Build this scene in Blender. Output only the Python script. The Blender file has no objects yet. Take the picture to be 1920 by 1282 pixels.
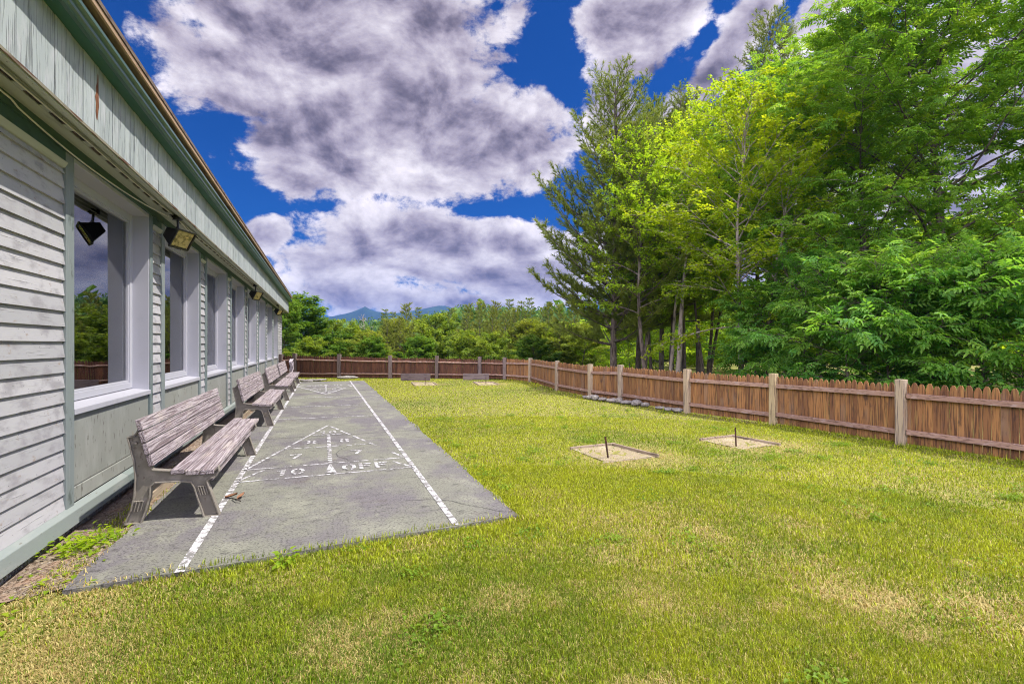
import bpy, math, random
import numpy as np
from mathutils import Vector, Matrix
R = math.radians
PI = math.pi
scene = bpy.context.scene
C = scene.collection

# ------------------------------------------------------------------ camera
cam_d = bpy.data.cameras.new('camera')
cam = bpy.data.objects.new('camera', cam_d)
C.objects.link(cam)
cam.location = (0, 0, 1.5)
cam.rotation_euler = (R(90), 0, R(-20.2))
cam_d.lens = 18.0
cam_d.sensor_width = 36.0
cam_d.shift_y = 0.0031
cam_d.clip_start = 0.05
cam_d.clip_end = 20000
scene.camera = cam
scene.view_settings.view_transform = 'Standard'
scene.view_settings.look = 'None'
scene.view_settings.exposure = 1.05
scene.view_settings.gamma = 1.0
scene.cycles.max_bounces = 9
scene.cycles.diffuse_bounces = 6
scene.cycles.glossy_bounces = 3
scene.cycles.transmission_bounces = 7
scene.cycles.transparent_max_bounces = 6
scene.cycles.volume_bounces = 0
scene.cycles.use_denoising = True
scene.cycles.denoising_input_passes = 'RGB_ALBEDO_NORMAL'
scene.cycles.denoising_prefilter = 'NONE'
scene.cycles.filter_width = 1.1
scene.cycles.caustics_reflective = False
scene.cycles.caustics_refractive = False

# ------------------------------------------------------------------ sun and sky
SUN_EL, SUN_AZ = R(60), R(110)            # azimuth measured from +Y towards +X
sdir = Vector((math.sin(SUN_AZ) * math.cos(SUN_EL), math.cos(SUN_AZ) * math.cos(SUN_EL), math.sin(SUN_EL)))
sl = bpy.data.lights.new('sun', 'SUN')
sl.energy = 3.4
sl.angle = R(0.5)
sl.color = (1.0, 0.95, 0.86)
so = bpy.data.objects.new('sun', sl)
C.objects.link(so)
so.rotation_euler = sdir.to_track_quat('Z', 'Y').to_euler()

world = bpy.data.worlds.new('World')
scene.world = world
world.use_nodes = True


class N:
    """tiny node-graph helper"""
    def __init__(s, tree):
        s.t = tree
        s.t.nodes.clear()

    def n(s, kind, **kw):
        nd = s.t.nodes.new(kind)
        for k, v in kw.items():
            setattr(nd, k, v)
        return nd

    def put(s, sock, v):
        if hasattr(v, 'links') or hasattr(v, 'is_linked'):
            s.t.links.new(v, sock)
        else:
            if sock.type == 'RGBA' and not hasattr(v, '__len__'):
                v = (v, v, v, 1)
            elif sock.type == 'RGBA' and len(v) == 3:
                v = (*v, 1)
            sock.default_value = v

    def m(s, op, a, b=0.0, c=None, clamp=False):
        nd = s.n('ShaderNodeMath', operation=op, use_clamp=clamp)
        s.put(nd.inputs[0], a)
        s.put(nd.inputs[1], b)
        if c is not None:
            s.put(nd.inputs[2], c)
        return nd.outputs[0]

    def v(s, op, a, b=(0, 0, 0)):
        nd = s.n('ShaderNodeVectorMath', operation=op)
        s.put(nd.inputs[0], a)
        s.put(nd.inputs[1], b)
        return nd.outputs['Value'] if op in ('DOT_PRODUCT', 'LENGTH') else nd.outputs[0]

    def mix(s, f, a, b, blend='MIX'):
        nd = s.n('ShaderNodeMix', data_type='RGBA', blend_type=blend)
        s.put(nd.inputs[0], f)
        s.put(nd.inputs[6], a)
        s.put(nd.inputs[7], b)
        return nd.outputs[2]

    def noise(s, vec, scale, detail=4, rough=.55, lac=2.0, dist=0.0):
        nd = s.n('ShaderNodeTexNoise')
        s.put(nd.inputs['Vector'], vec)
        nd.inputs['Scale'].default_value = scale
        nd.inputs['Detail'].default_value = detail
        nd.inputs['Roughness'].default_value = rough
        nd.inputs['Lacunarity'].default_value = lac
        nd.inputs['Distortion'].default_value = dist
        return nd.outputs['Fac']

    def rng(s, x, lo, hi, a=0.0, b=1.0, smooth=True):
        nd = s.n('ShaderNodeMapRange', interpolation_type='SMOOTHSTEP' if smooth else 'LINEAR')
        s.put(nd.inputs[0], x)
        for i, q in enumerate((lo, hi, a, b)):
            s.put(nd.inputs[i + 1], q)
        return nd.outputs[0]


w = N(world.node_tree)
wd = w.n('ShaderNodeTexCoord').outputs['Generated']
sky = w.n('ShaderNodeTexSky', sky_type='NISHITA', sun_disc=False, sun_elevation=SUN_EL, sun_rotation=SUN_AZ,
          air_density=1.0, dust_density=0.4, ozone_density=3.0)
SKY_STRENGTH = 0.05
# banks of cumulus: direction (azimuth, elevation), angular half sizes, roll, weight
BANKS = [(4.2, 28.5, 0.325, 0.20, -6, 1.0), (16.6, 21.7, 0.2, 0.118, 10, 0.95), (0.7, 19.8, 0.19, 0.08, 12, 0.9),
         (-9.5, 31.5, 0.09, 0.08, 0, 0.4), (20.5, 33.1, 0.045, 0.085, -15, 0.3), (33.7, 31.2, 0.10, 0.089, 0, 0.85),
         (31.4, 24.1, 0.07, 0.098, 15, 0.5), (43.8, 28.4, 0.035, 0.14, -40, 0.55), (51.8, 29.3, 0.035, 0.10, -55, 0.55), (38, 22.5, .07, .05, 0, .5),
         (10.7, 10.6, 0.23, 0.085, 0, 0.62), (1.8, 7.2, 0.125, 0.075, 0, 0.6), (19.6, 9.3, 0.21, 0.088, 0, 0.62),
         (9.6, 4.8, 0.27, 0.042, 0, 0.5), (-5.9, 11.0, 0.055, 0.034, 15, 0.7), (49.6, 11.1, 0.374, 0.20, 0, 0.8),
         (64.6, 18.4, 0.212, 0.181, 0, 0.8), (120, 30, 0.6, 0.4, 0, 0.5), (-100, 35, 0.7, 0.4, 0, 0.5),
         (190, 30, 0.8, 0.4, 0, 0.55), (-160, 45, 0.6, 0.4, 0, 0.5), (-50, 12, 0.4, 0.12, 0, 0.7), (80, 60, 0.3, 0.25, 0, 0.3)]  # banks behind the camera stay thin and bright for added fill


def dirv(az, el):
    return Vector((math.sin(R(az)) * math.cos(R(el)), math.cos(R(az)) * math.cos(R(el)), math.sin(R(el))))


field = None
for az, el, ra, rb, roll, amp in BANKS:
    c = dirv(az, el)
    r = Vector((math.cos(R(az)), -math.sin(R(az)), 0))
    u = r.cross(c)
    r2 = r * math.cos(R(roll)) + u * math.sin(R(roll))
    u2 = u * math.cos(R(roll)) - r * math.sin(R(roll))
    dc = w.m('MAXIMUM', w.v('DOT_PRODUCT', wd, c), 0.05)
    x = w.m('DIVIDE', w.v('DOT_PRODUCT', wd, r2 / ra), dc)
    y = w.m('DIVIDE', w.v('DOT_PRODUCT', wd, u2 / rb), dc)
    d = w.m('SQRT', w.m('ADD', w.m('MULTIPLY', x, x), w.m('MULTIPLY', y, y)))
    f = w.m('MULTIPLY', w.m('SUBTRACT', 1.0, d), amp)
    field = f if field is None else w.m('SMOOTH_MAX', field, f, 0.12)
field = w.m('MAXIMUM', field, -0.6)
wp = w.v('MULTIPLY', wd, (1, 1, 1.5))
wq = w.v('ADD', wp, (0.016, -0.006, 0.045))


def billow(p):
    a = w.noise(p, 4.2, 12, .56, 2.1, .2)
    b = w.noise(p, 14.0, 10, .62, 2.2, .2)
    return w.m('ADD', w.m('MULTIPLY', w.m('SUBTRACT', a, .5), 1.7), w.m('MULTIPLY', w.m('SUBTRACT', b, .5), .75))


def puff(p):
    a = w.noise(p, 5.0, 6, .54, 2.1, .4)
    b = w.noise(p, 15.0, 5, .55, 2.2, .4)
    return w.m('ADD', w.m('MULTIPLY', a, 1.6), w.m('MULTIPLY', b, .6))


b0 = billow(wp)
b1 = puff(wq)
dens = w.m('ADD', field, b0)
alpha = w.rng(dens, -0.04, 0.13)
thick = w.rng(w.m('ADD', field, w.m('MULTIPLY', w.noise(wp, 3.4, 6, .5), .75)), 0.22, 0.95)
relief = w.m('MULTIPLY', w.m('SUBTRACT', puff(wp), b1), 1.35)
lum = w.m('ADD', w.m('ADD', w.m('SUBTRACT', 1.03, w.m('MULTIPLY', thick, 0.57)), w.m('MULTIPLY', b0, .22)), relief)
lum = w.m('SMOOTH_MAX', w.m('MINIMUM', lum, 1.35), 0.14, 0.25)
cloud = w.mix(w.rng(lum, .1, .95), (0.98, 0.82, 1.08), (1.02, 0.95, 1.02))
# unseen clouds behind the camera, brightened to add fill light
back_fill = w.m('MAXIMUM', w.v('DOT_PRODUCT', wd, (-0.62, -0.78, 0.25)), 0.0)
lum = w.m('MULTIPLY', lum, w.m('ADD', 1.0, w.m('MULTIPLY', back_fill, 7.5)))
scl = w.n('ShaderNodeVectorMath', operation='SCALE')
w.put(scl.inputs[0], cloud)
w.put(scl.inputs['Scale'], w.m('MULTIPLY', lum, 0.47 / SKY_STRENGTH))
cloud = scl.outputs[0]
blue = w.mix(1.0, sky.outputs[0], (0.03, 0.31, 0.86), 'MULTIPLY')
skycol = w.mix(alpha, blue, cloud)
bg = w.n('ShaderNodeBackground')
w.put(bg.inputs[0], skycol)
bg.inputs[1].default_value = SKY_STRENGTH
w.t.links.new(bg.outputs[0], w.n('ShaderNodeOutputWorld').inputs[0])

# ------------------------------------------------------------------ helpers
rnd = random.Random(7)


class MB:
    """collects shapes and links them as ONE mesh object"""
    def __init__(s):
        s.v, s.f, s.c = [], [], []

    def add(s, vs, fs, var=None):
        o = len(s.v)
        s.v += [tuple(p) for p in vs]
        s.f += [tuple(i + o for i in f) for f in fs]
        s.c += [rnd.random() if var is None else var] * len(vs)
        return s

    def hexa(s, p, var=None):
        return s.add(p, [(0, 3, 2, 1), (4, 5, 6, 7), (0, 1, 5, 4), (1, 2, 6, 5), (2, 3, 7, 6), (3, 0, 4, 7)], var)

    def box(s, x0, x1, y0, y1, z0, z1, var=None):
        return s.hexa([(x0, y0, z0), (x1, y0, z0), (x1, y1, z0), (x0, y1, z0),
                       (x0, y0, z1), (x1, y0, z1), (x1, y1, z1), (x0, y1, z1)], var)

    def bar(s, a, b, w_, h_, up=(0, 0, 1), var=None):
        a, b = Vector(a), Vector(b)
        d = (b - a).normalized()
        x = d.cross(Vector(up))
        if x.length < 1e-4:
            x = d.cross(Vector((1, 0, 0)))
        x = x.normalized() * w_ / 2
        y = x.cross(d).normalized() * h_ / 2
        return s.hexa([a - x - y, a + x - y, a + x + y, a - x + y, b - x - y, b + x - y, b + x + y, b - x + y][:4] +
                      [b - x - y, b + x - y, b + x + y, b - x + y], var)

    def prism_y(s, poly, y0, y1, var=None):
        n = len(poly)
        vs = [(p[0], y0, p[1]) for p in poly] + [(p[0], y1, p[1]) for p in poly]
        fs = [tuple(range(n)), tuple(range(2 * n - 1, n - 1, -1))]
        fs += [(i, i + n, (i + 1) % n + n, (i + 1) % n) for i in range(n)]
        return s.add(vs, fs, var)

    def prism_z(s, poly, z0, z1, var=None):
        n = len(poly)
        vs = [(p[0], p[1], z0) for p in poly] + [(p[0], p[1], z1) for p in poly]
        fs = [tuple(range(n - 1, -1, -1)), tuple(range(n, 2 * n))]
        fs += [(i, (i + 1) % n, (i + 1) % n + n, i + n) for i in range(n)]
        return s.add(vs, fs, var)

    def tube(s, pts, rad, n=8, var=None, cap=True):
        pts = [Vector(p) for p in pts]
        if not hasattr(rad, '__len__'):
            rad = [rad] * len(pts)
        vs, fs = [], []
        ref = Vector((0.31, 0.17, 0.93))
        for i, p in enumerate(pts):
            d = (pts[min(i + 1, len(pts) - 1)] - pts[max(i - 1, 0)]).normalized()
            x = d.cross(ref)
            x = x.normalized() if x.length > .02 else d.cross(Vector((1, 0, 0))).normalized()
            y = d.cross(x)
            for k in range(n):
                t = 2 * PI * k / n
                vs.append(p + (x * math.cos(t) + y * math.sin(t)) * rad[i])
        for i in range(len(pts) - 1):
            for k in range(n):
                a, b = i * n + k, i * n + (k + 1) % n
                fs.append((a, b, b + n, a + n))
        if cap:
            fs += [tuple(range(n - 1, -1, -1)), tuple(range((len(pts) - 1) * n, len(pts) * n))]
        return s.add(vs, fs, var)

    def build(s, name, mat, parent=None, smooth=False, kind=None, bevel=0.0):
        off = parent.get('_o', (0, 0, 0)) if parent else (0, 0, 0)
        me = bpy.data.meshes.new(name)
        me.from_pydata([(p[0] - off[0], p[1] - off[1], p[2] - off[2]) for p in s.v], [], s.f)
        a = me.attributes.new('var', 'FLOAT', 'POINT')
        a.data.foreach_set('value', s.c)
        if smooth:
            me.polygons.foreach_set('use_smooth', [True] * len(me.polygons))
        me.materials.append(mat)
        me.update()
        return link(name, me, parent, kind, bevel)


def link(name, me, parent=None, kind=None, bevel=0.0):
    o = bpy.data.objects.new(name, me)
    C.objects.link(o)
    if parent:
        o.parent = parent
        if '_o' in parent:
            o['_o'] = parent['_o']
    if kind:
        o['kind'] = kind
    if bevel:
        b = o.modifiers.new('bevel', 'BEVEL')
        b.width = bevel
        b.segments = 2
        b.limit_method = 'ANGLE'
    return o


def thing(name, label, cat, loc=(0, 0, 0), group=None):
    """an Empty at the thing's base that parents its parts (parts are given in world coordinates)"""
    o = bpy.data.objects.new(name, None)
    C.objects.link(o)
    o.location = loc
    o['_o'] = tuple(float(q) for q in loc)
    return tag(o, label, cat, group)


def tag(o, label, cat, group=None):
    o['label'] = label
    o['category'] = cat
    if group:
        o['group'] = group
    return o


def copy_tree(o, parent=None):
    c = o.copy()
    C.objects.link(c)
    if parent:
        c.parent = parent
    for ch in [q for q in bpy.data.objects if q.parent == o]:
        copy_tree(ch, c)
    return c


def mesh_np(name, verts, faces, mat, var=None, parent=None, kind=None, col=None, smooth=False):
    """mesh from numpy: faces is a list of (k, nfaces x k index array)"""
    me = bpy.data.meshes.new(name)
    me.vertices.add(len(verts))
    me.vertices.foreach_set('co', verts.astype(np.float32).ravel())
    nl = sum(f.size for f in faces)
    nf = sum(len(f) for f in faces)
    me.loops.add(nl)
    me.polygons.add(nf)
    me.loops.foreach_set('vertex_index', np.concatenate([f.ravel() for f in faces]).astype(np.int32))
    tot = np.concatenate([np.full(len(f), f.shape[1]) for f in faces])
    st = np.concatenate([[0], np.cumsum(tot)[:-1]])
    me.polygons.foreach_set('loop_start', st.astype(np.int32))
    if smooth:
        me.polygons.foreach_set('use_smooth', np.ones(nf, bool))
    if var is not None:
        a = me.attributes.new('var', 'FLOAT', 'POINT')
        a.data.foreach_set('value', var.astype(np.float32))
    if col is not None:
        a = me.attributes.new('col', 'FLOAT_COLOR', 'POINT')
        a.data.foreach_set('color', np.concatenate([col, np.ones((len(col), 1))], 1).astype(np.float32).ravel())
    me.update(calc_edges=True)
    me.validate()
    me.materials.append(mat)
    return link(name, me, parent, kind)


def vnoise(x, y, seed=0):
    """smooth value noise 0..1 on numpy arrays"""
    g = np.random.default_rng(seed).random((64, 64))
    xi, yi = np.floor(x).astype(int), np.floor(y).astype(int)
    fx, fy = x - xi, y - yi
    fx, fy = fx * fx * (3 - 2 * fx), fy * fy * (3 - 2 * fy)
    a, b = g[xi % 64, yi % 64], g[(xi + 1) % 64, yi % 64]
    c, d = g[xi % 64, (yi + 1) % 64], g[(xi + 1) % 64, (yi + 1) % 64]
    return (a * (1 - fx) + b * fx) * (1 - fy) + (c * (1 - fx) + d * fx) * fy


def fbm(x, y, seed=0, o=4):
    t, am, n = 0, .5, 0
    for k in range(o):
        t = t + am * vnoise(x * 2 ** k + 17 * k, y * 2 ** k + 5 * k, seed + k)
        n += am
        am *= .5
    return t / n


# ------------------------------------------------------------------ materials
def mat(name, base, base2=None, rough=.8, layers=(), bump=0.0, bscale=(40, 40, 40), metal=0.0, spec=.3, rand=True):
    """base..base2 by the piece's own random 'var'; layers of noise, grain or spots over it"""
    m_ = bpy.data.materials.new(name)
    m_.use_nodes = True
    g = N(m_.node_tree)
    co = g.n('ShaderNodeTexCoord').outputs['Object']
    at = g.n('ShaderNodeAttribute', attribute_name='var').outputs['Fac']
    if rand:
        rv = g.m('MULTIPLY', g.n('ShaderNodeObjectInfo').outputs['Random'], 37.0)
        cb = g.n('ShaderNodeCombineXYZ')
        for i, k in enumerate((1.0, 1.7, .6)):
            g.put(cb.inputs[i], g.m('ADD', g.m('MULTIPLY', at, 9.0 * k), g.m('MULTIPLY', rv, k)))
        cv = g.v('ADD', co, cb.outputs[0])
    else:
        cv = co
    col = g.mix(at, base, base2) if base2 else g.mix(0.0, base, base)
    hgt = None
    for L in layers:
        p = g.v('MULTIPLY', cv if not L.get('fixed') else co, L['s'])
        f = g.noise(p, 1.0, L.get('d', 5), L.get('r', .6), 2.0, L.get('dist', 0))
        if L.get('ring'):
            f = g.m('ADD', g.m('MULTIPLY', g.m('SINE', g.m('MULTIPLY', f, L['ring'])), .5), .5)
        f = g.rng(f, L['lo'], L['hi'])
        f2 = g.m('MULTIPLY', f, L.get('k', 1.0))
        col = g.mix(f2, col, L['c'], L.get('blend', 'MIX'))
        if L.get('bump'):
            q = g.m('MULTIPLY', f, L['bump'])
            hgt = q if hgt is None else g.m('ADD', hgt, q)
    b = g.n('ShaderNodeBsdfPrincipled')
    g.put(b.inputs['Base Color'], col)
    b.inputs['Roughness'].default_value = rough
    b.inputs['Metallic'].default_value = metal
    b.inputs['Specular IOR Level'].default_value = spec
    if bump:
        q = g.m('MULTIPLY', g.noise(g.v('MULTIPLY', cv, bscale), 1.0, 6, .65), bump)
        hgt = q if hgt is None else g.m('ADD', hgt, q)
    if hgt is not None:
        bp = g.n('ShaderNodeBump')
        bp.inputs['Strength'].default_value = 1.0
        bp.inputs['Distance'].default_value = 0.01
        g.put(bp.inputs['Height'], hgt)
        g.t.links.new(bp.outputs[0], b.inputs['Normal'])
    g.t.links.new(b.outputs[0], g.n('ShaderNodeOutputMaterial').inputs[0])
    return m_


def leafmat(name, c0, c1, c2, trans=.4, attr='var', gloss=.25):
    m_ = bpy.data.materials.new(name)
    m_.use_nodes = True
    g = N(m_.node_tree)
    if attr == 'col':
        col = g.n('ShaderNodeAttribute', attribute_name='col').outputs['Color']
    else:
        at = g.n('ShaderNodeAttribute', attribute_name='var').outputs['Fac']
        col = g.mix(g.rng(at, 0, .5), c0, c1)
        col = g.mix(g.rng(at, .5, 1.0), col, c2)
    d = g.n('ShaderNodeBsdfPrincipled')
    g.put(d.inputs['Base Color'], col)
    d.inputs['Roughness'].default_value = .55
    d.inputs['Specular IOR Level'].default_value = gloss
    t = g.n('ShaderNodeBsdfTranslucent')
    g.put(t.inputs[0], g.mix(1.0, col, (1.45, 1.35, .6), 'MULTIPLY'))
    mx = g.n('ShaderNodeMixShader')
    mx.inputs[0].default_value = trans
    g.t.links.new(d.outputs[0], mx.inputs[1])
    g.t.links.new(t.outputs[0], mx.inputs[2])
    g.t.links.new(mx.outputs[0], g.n('ShaderNodeOutputMaterial').inputs[0])
    return m_


M = {}
M['clapboard'] = mat('clapboard', (.43, .42, .44), (.31, .31, .325), .75, [
    dict(s=(3, 4, 9), lo=.48, hi=.68, c=(.23, .22, .235), k=.75),
    dict(s=(30, 3, 60), lo=.60, hi=.74, c=(.34, .33, .35), k=.55, bump=.25),
    dict(s=(9, 9, 14), lo=.62, hi=.72, c=(.25, .19, .15), k=.75),
    dict(s=(55, 55, 55), d=1, lo=.76, hi=.78, c=(.05, .05, .06), k=.9)], .12, (30, 8, 60))
M['trim'] = mat('trim_paint', (.15, .19, .19), (.21, .24, .24), .6, [
    dict(s=(60, 60, 3), lo=.55, hi=.7, c=(.33, .33, .33), k=.55, bump=.2),
    dict(s=(8, 8, 5), lo=.6, hi=.72, c=(.07, .09, .08), k=.8)], .08)
M['frieze'] = mat('frieze_paint', (.05, .10, .075), (.06, .11, .08), .6, [dict(s=(8, 3, 8), lo=.55, hi=.7, c=(.03, .06, .04), k=.7)])
M['crown'] = mat('crown_paint', (.42, .43, .36), None, .6, [dict(s=(40, 2, 40), lo=.55, hi=.7, c=(.25, .25, .2), k=.6)])
M['panel'] = mat('plywood_panel', (.235, .245, .225), (.28, .285, .265), .7, [
    dict(s=(3, 3, 1.4), lo=.45, hi=.7, c=(.34, .35, .33), k=.6),
    dict(s=(20, 22, 8), lo=.6, hi=.67, c=(.10, .09, .08), k=.75),
    dict(s=(5, 5, 4), lo=.62, hi=.78, c=(.26, .2, .14), k=.6)], .06)
M['fascia'] = mat('fascia_boards', (.40, .44, .45), (.33, .37, .38), .7, [
    dict(s=(70, 70, 3), lo=.54, hi=.64, c=(.12, .13, .14), k=.8, bump=.2),
    dict(s=(5, 6, 3), lo=.5, hi=.75, c=(.5, .5, .54), k=.6),
    dict(s=(22, 26, 5), lo=.66, hi=.72, c=(.2, .13, .1), k=.6)], .08)
M['bare_wood'] = mat('bare_wood', (.24, .09, .04), (.2, .08, .04), .85, [dict(s=(60, 60, 9), lo=.5, hi=.65, c=(.1, .035, .02), k=.9, bump=.5)])
M['soffit'] = mat('soffit_paint', (.42, .44, .36), (.36, .38, .31), .6, [
    dict(s=(12, 2, 12), lo=.55, hi=.75, c=(.24, .26, .2), k=.6), dict(s=(60, 40, 60), d=1, lo=.74, hi=.77, c=(.05, .05, .05))])
M['soffit_edge'] = mat('soffit_edge', (.22, .2, .15), None, .8, [dict(s=(30, 3, 30), lo=.5, hi=.6, c=(.1, .05, .03))])
M['vent'] = mat('vent_slot', (.02, .02, .018), None, .9, [dict(s=(30, 9, 30), lo=.45, hi=.6, c=(.12, .08, .06))])
M['gutter'] = mat('gutter_metal', (.035, .10, .075), None, .28, [dict(s=(3, .6, 6), lo=.45, hi=.7, c=(.09, .15, .13), k=.7)], spec=.7)
M['gutter_under'] = mat('eave_paint', (.035, .12, .08), None, .5, [dict(s=(3, .6, 6), lo=.45, hi=.7, c=(.02, .07, .05), k=.7)])
M['roof'] = mat('roof_shingles', (.16, .12, .10), (.2, .15, .12), .9, [dict(s=(20, 6, 20), lo=.45, hi=.65, c=(.08, .055, .05))], .1)
M['drip'] = mat('drip_edge', (.38, .26, .17), None, .6, [dict(s=(20, 2, 20), lo=.5, hi=.7, c=(.2, .11, .07))])
M['vinyl'] = mat('white_vinyl', (.44, .44, .49), (.40, .40, .45), .4, [dict(s=(5, 5, 3), lo=.55, hi=.8, c=(.33, .33, .37), k=.7)], spec=.5)
M['ledge'] = mat('ledge_paint', (.19, .225, .215), (.23, .26, .25), .65, [
    dict(s=(9, 1.6, 9), lo=.5, hi=.72, c=(.32, .33, .31), k=.6), dict(s=(40, 10, 40), lo=.64, hi=.7, c=(.12, .1, .08), k=.7)], .06)
M['found'] = mat('rough_foundation', (.36, .35, .35), (.3, .29, .3), .95, [
    dict(s=(30, 30, 30), lo=.42, hi=.6, c=(.14, .13, .14), bump=1.2), dict(s=(9, 9, 9), lo=.55, hi=.7, c=(.32, .2, .14), k=.6)], .4)
M['interior'] = mat('interior_dark', (.06, .06, .062), None, .9, [dict(s=(1, 1, 1), lo=.4, hi=.6, c=(.1, .1, .1))])
M['slab'] = mat('court_concrete', (.20, .20, .162), None, .9, [
    dict(s=(.7, .55, 1), lo=.42, hi=.58, c=(.15, .137, .148), k=.9, d=7, r=.65),
    dict(s=(1.9, 1.3, 1), lo=.5, hi=.64, c=(.25, .25, .20), k=.85, d=9, r=.72),
    dict(s=(5, 9, 1), lo=.52, hi=.66, c=(.062, .058, .055), k=.75, d=10, r=.78),
    dict(s=(2.0, 1.1, 1), lo=.58, hi=.7, c=(.10, .075, .065), k=.6, d=8, r=.7),
    dict(s=(48, 60, 48), lo=.52, hi=.66, c=(.06, .056, .052), k=.75, d=4, bump=.25),
    dict(s=(140, 140, 140), lo=.63, hi=.70, c=(.32, .31, .30), k=.6, d=2)], .2, (90, 90, 90), rand=False)
M['stain'] = M['slab']
M['paint'] = mat('court_paint', (.62, .60, .63), None, .7, [
    dict(s=(15, 15, 15), lo=.45, hi=.54, c=(.14, .135, .12), k=.9, d=7, r=.7),
    dict(s=(4, 4, 4), lo=.55, hi=.75, c=(.5, .49, .5), k=.6)], rand=False)
M['paint_worn'] = mat('court_paint_worn', (.66, .645, .66), None, .75, [
    dict(s=(26, 26, 26), lo=.47, hi=.56, c=(.13, .125, .11), k=.95, d=8, r=.75),
    dict(s=(3, 3, 3), lo=.5, hi=.7, c=(.36, .355, .35), k=.7)], rand=False)
M['joint'] = mat('joint_dark', (.06, .058, .055), None, .95, [dict(s=(30, 30, 30), lo=.5, hi=.7, c=(.11, .1, .1))])
M['bench_wood'] = mat('bench_wood', (.43, .375, .39), (.36, .31, .33), .8, [
    dict(s=(22, 1.0, 22), ring=34, d=2, r=.5, lo=.02, hi=.36, c=(.43, .375, .39), k=0.0),
    dict(s=(12, .30, 12), ring=58, d=1, r=.4, lo=.5, hi=.98, c=(.16, .115, .12), k=.68, bump=-.5),
    dict(s=(120, 3.5, 120), d=4, lo=.5, hi=.62, c=(.13, .09, .1), k=.6, bump=-.3),
    dict(s=(5, 2, 5), lo=.5, hi=.72, c=(.46, .40, .35), k=.5)], .1)
M['bench_end'] = mat('bench_end_iron', (.23, .205, .17), (.2, .18, .15), .6, [
    dict(s=(9, 9, 9), lo=.45, hi=.7, c=(.32, .29, .255), k=.7), dict(s=(30, 30, 20), lo=.6, hi=.68, c=(.1, .08, .06), k=.7)], .1)
M['picket'] = mat('picket_wood', (.35, .175, .065), (.17, .08, .038), .85, [
    dict(s=(60, 60, 2.5), lo=.48, hi=.62, c=(.06, .03, .022), k=.8, bump=-.3, d=5),
    dict(s=(22, 22, 1.6), lo=.52, hi=.7, c=(.36, .23, .08), k=.6),
    dict(s=(1.7, 1.7, .8), lo=.52, hi=.7, c=(.21, .15, .11), k=.6),
    dict(s=(9, 9, 3), lo=.58, hi=.72, c=(.05, .03, .028), k=.75)], .12, (60, 60, 10))
M['picket_dark'] = mat('picket_wood_dark', (.15, .065, .036), (.075, .034, .022), .85, [
    dict(s=(60, 60, 2.5), lo=.48, hi=.62, c=(.04, .02, .015), k=.8, bump=-.3, d=5), dict(s=(22, 22, 1.6), lo=.55, hi=.72, c=(.26, .15, .07), k=.6)], .12, (60, 60, 10))
M['rail'] = mat('rail_wood', (.36, .235, .18), (.28, .175, .135), .85, [
    dict(s=(10, 10, 50), lo=.5, hi=.65, c=(.13, .075, .06), k=.8, bump=-.3), dict(s=(6, 6, 12), lo=.52, hi=.7, c=(.45, .36, .34), k=.6)], .1)
M['post'] = mat('post_wood', (.46, .36, .19), (.42, .34, .21), .85, [
    dict(s=(50, 50, 2.2), lo=.5, hi=.64, c=(.15, .105, .07), k=.8, bump=-.4), dict(s=(9, 9, 2), lo=.5, hi=.7, c=(.42, .36, .22), k=.5),
    dict(s=(14, 14, 9), d=1, lo=.73, hi=.77, c=(.09, .05, .03))], .1)
M['post_grey'] = mat('post_wood_grey', (.42, .335, .225), (.35, .29, .22), .85, [
    dict(s=(50, 50, 2.2), lo=.5, hi=.64, c=(.12, .10, .1), k=.8, bump=-.4), dict(s=(9, 9, 2), lo=.55, hi=.7, c=(.36, .26, .17), k=.5)], .1)
M['post_dark'] = mat('post_wood_dark', (.15, .115, .10), (.19, .15, .14), .85, [
    dict(s=(50, 50, 2.2), lo=.5, hi=.64, c=(.06, .045, .04), k=.8, bump=-.4)], .1)
M['timber'] = mat('old_timber', (.36, .29, .21), (.28, .22, .16), .9, [
    dict(s=(30, 2, 30), lo=.5, hi=.65, c=(.09, .065, .05), k=.8, bump=-.3), dict(s=(8, 3, 8), lo=.55, hi=.7, c=(.4, .35, .28), k=.5)], .1)
M['board_dark'] = mat('dark_plank', (.16, .125, .125), (.2, .16, .16), .9, [
    dict(s=(3, 3, 40), lo=.5, hi=.65, c=(.04, .03, .03), k=.8, bump=-.3), dict(s=(4, 4, 8), lo=.55, hi=.75, c=(.2, .17, .17), k=.6)], .1)
M['sand'] = mat('pit_sand', (.34, .28, .18), None, .95, [
    dict(s=(45, 45, 45), lo=.48, hi=.66, c=(.27, .2, .13), k=.8, d=4, bump=.6), dict(s=(3, 3, 3), lo=.5, hi=.7, c=(.50, .44, .31), k=.7), dict(s=(9, 9, 9), lo=.5, hi=.66, c=(.26, .24, .10), k=.6, d=6)], .4, rand=False)
M['rust'] = mat('rusty_iron', (.045, .022, .015), None, .7, [dict(s=(40, 40, 12), lo=.5, hi=.7, c=(.10, .04, .02))], .1)
M['rock'] = mat('field_stone', (.30, .28, .25), (.24, .225, .22), .95, [
    dict(s=(9, 9, 9), lo=.45, hi=.7, c=(.38, .36, .31), k=.7), dict(s=(26, 26, 26), lo=.52, hi=.64, c=(.13, .12, .11), k=.7, bump=.8)], .5)
M['black'] = mat('black_metal', (.012, .012, .013), None, .4, [dict(s=(20, 20, 20), lo=.5, hi=.7, c=(.03, .03, .032))], spec=.5)
M['lens'] = mat('lamp_lens', (.40, .31, .13), None, .12, [
    dict(s=(9, 9, 14), lo=.45, hi=.6, c=(.10, .075, .03), k=.9), dict(s=(5, 5, 16), lo=.55, hi=.62, c=(.62, .42, .16))], spec=.8)
M['cable'] = mat('cable', (.62, .61, .52), None, .5, [dict(s=(30, 4, 30), lo=.5, hi=.7, c=(.45, .45, .38))])
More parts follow.
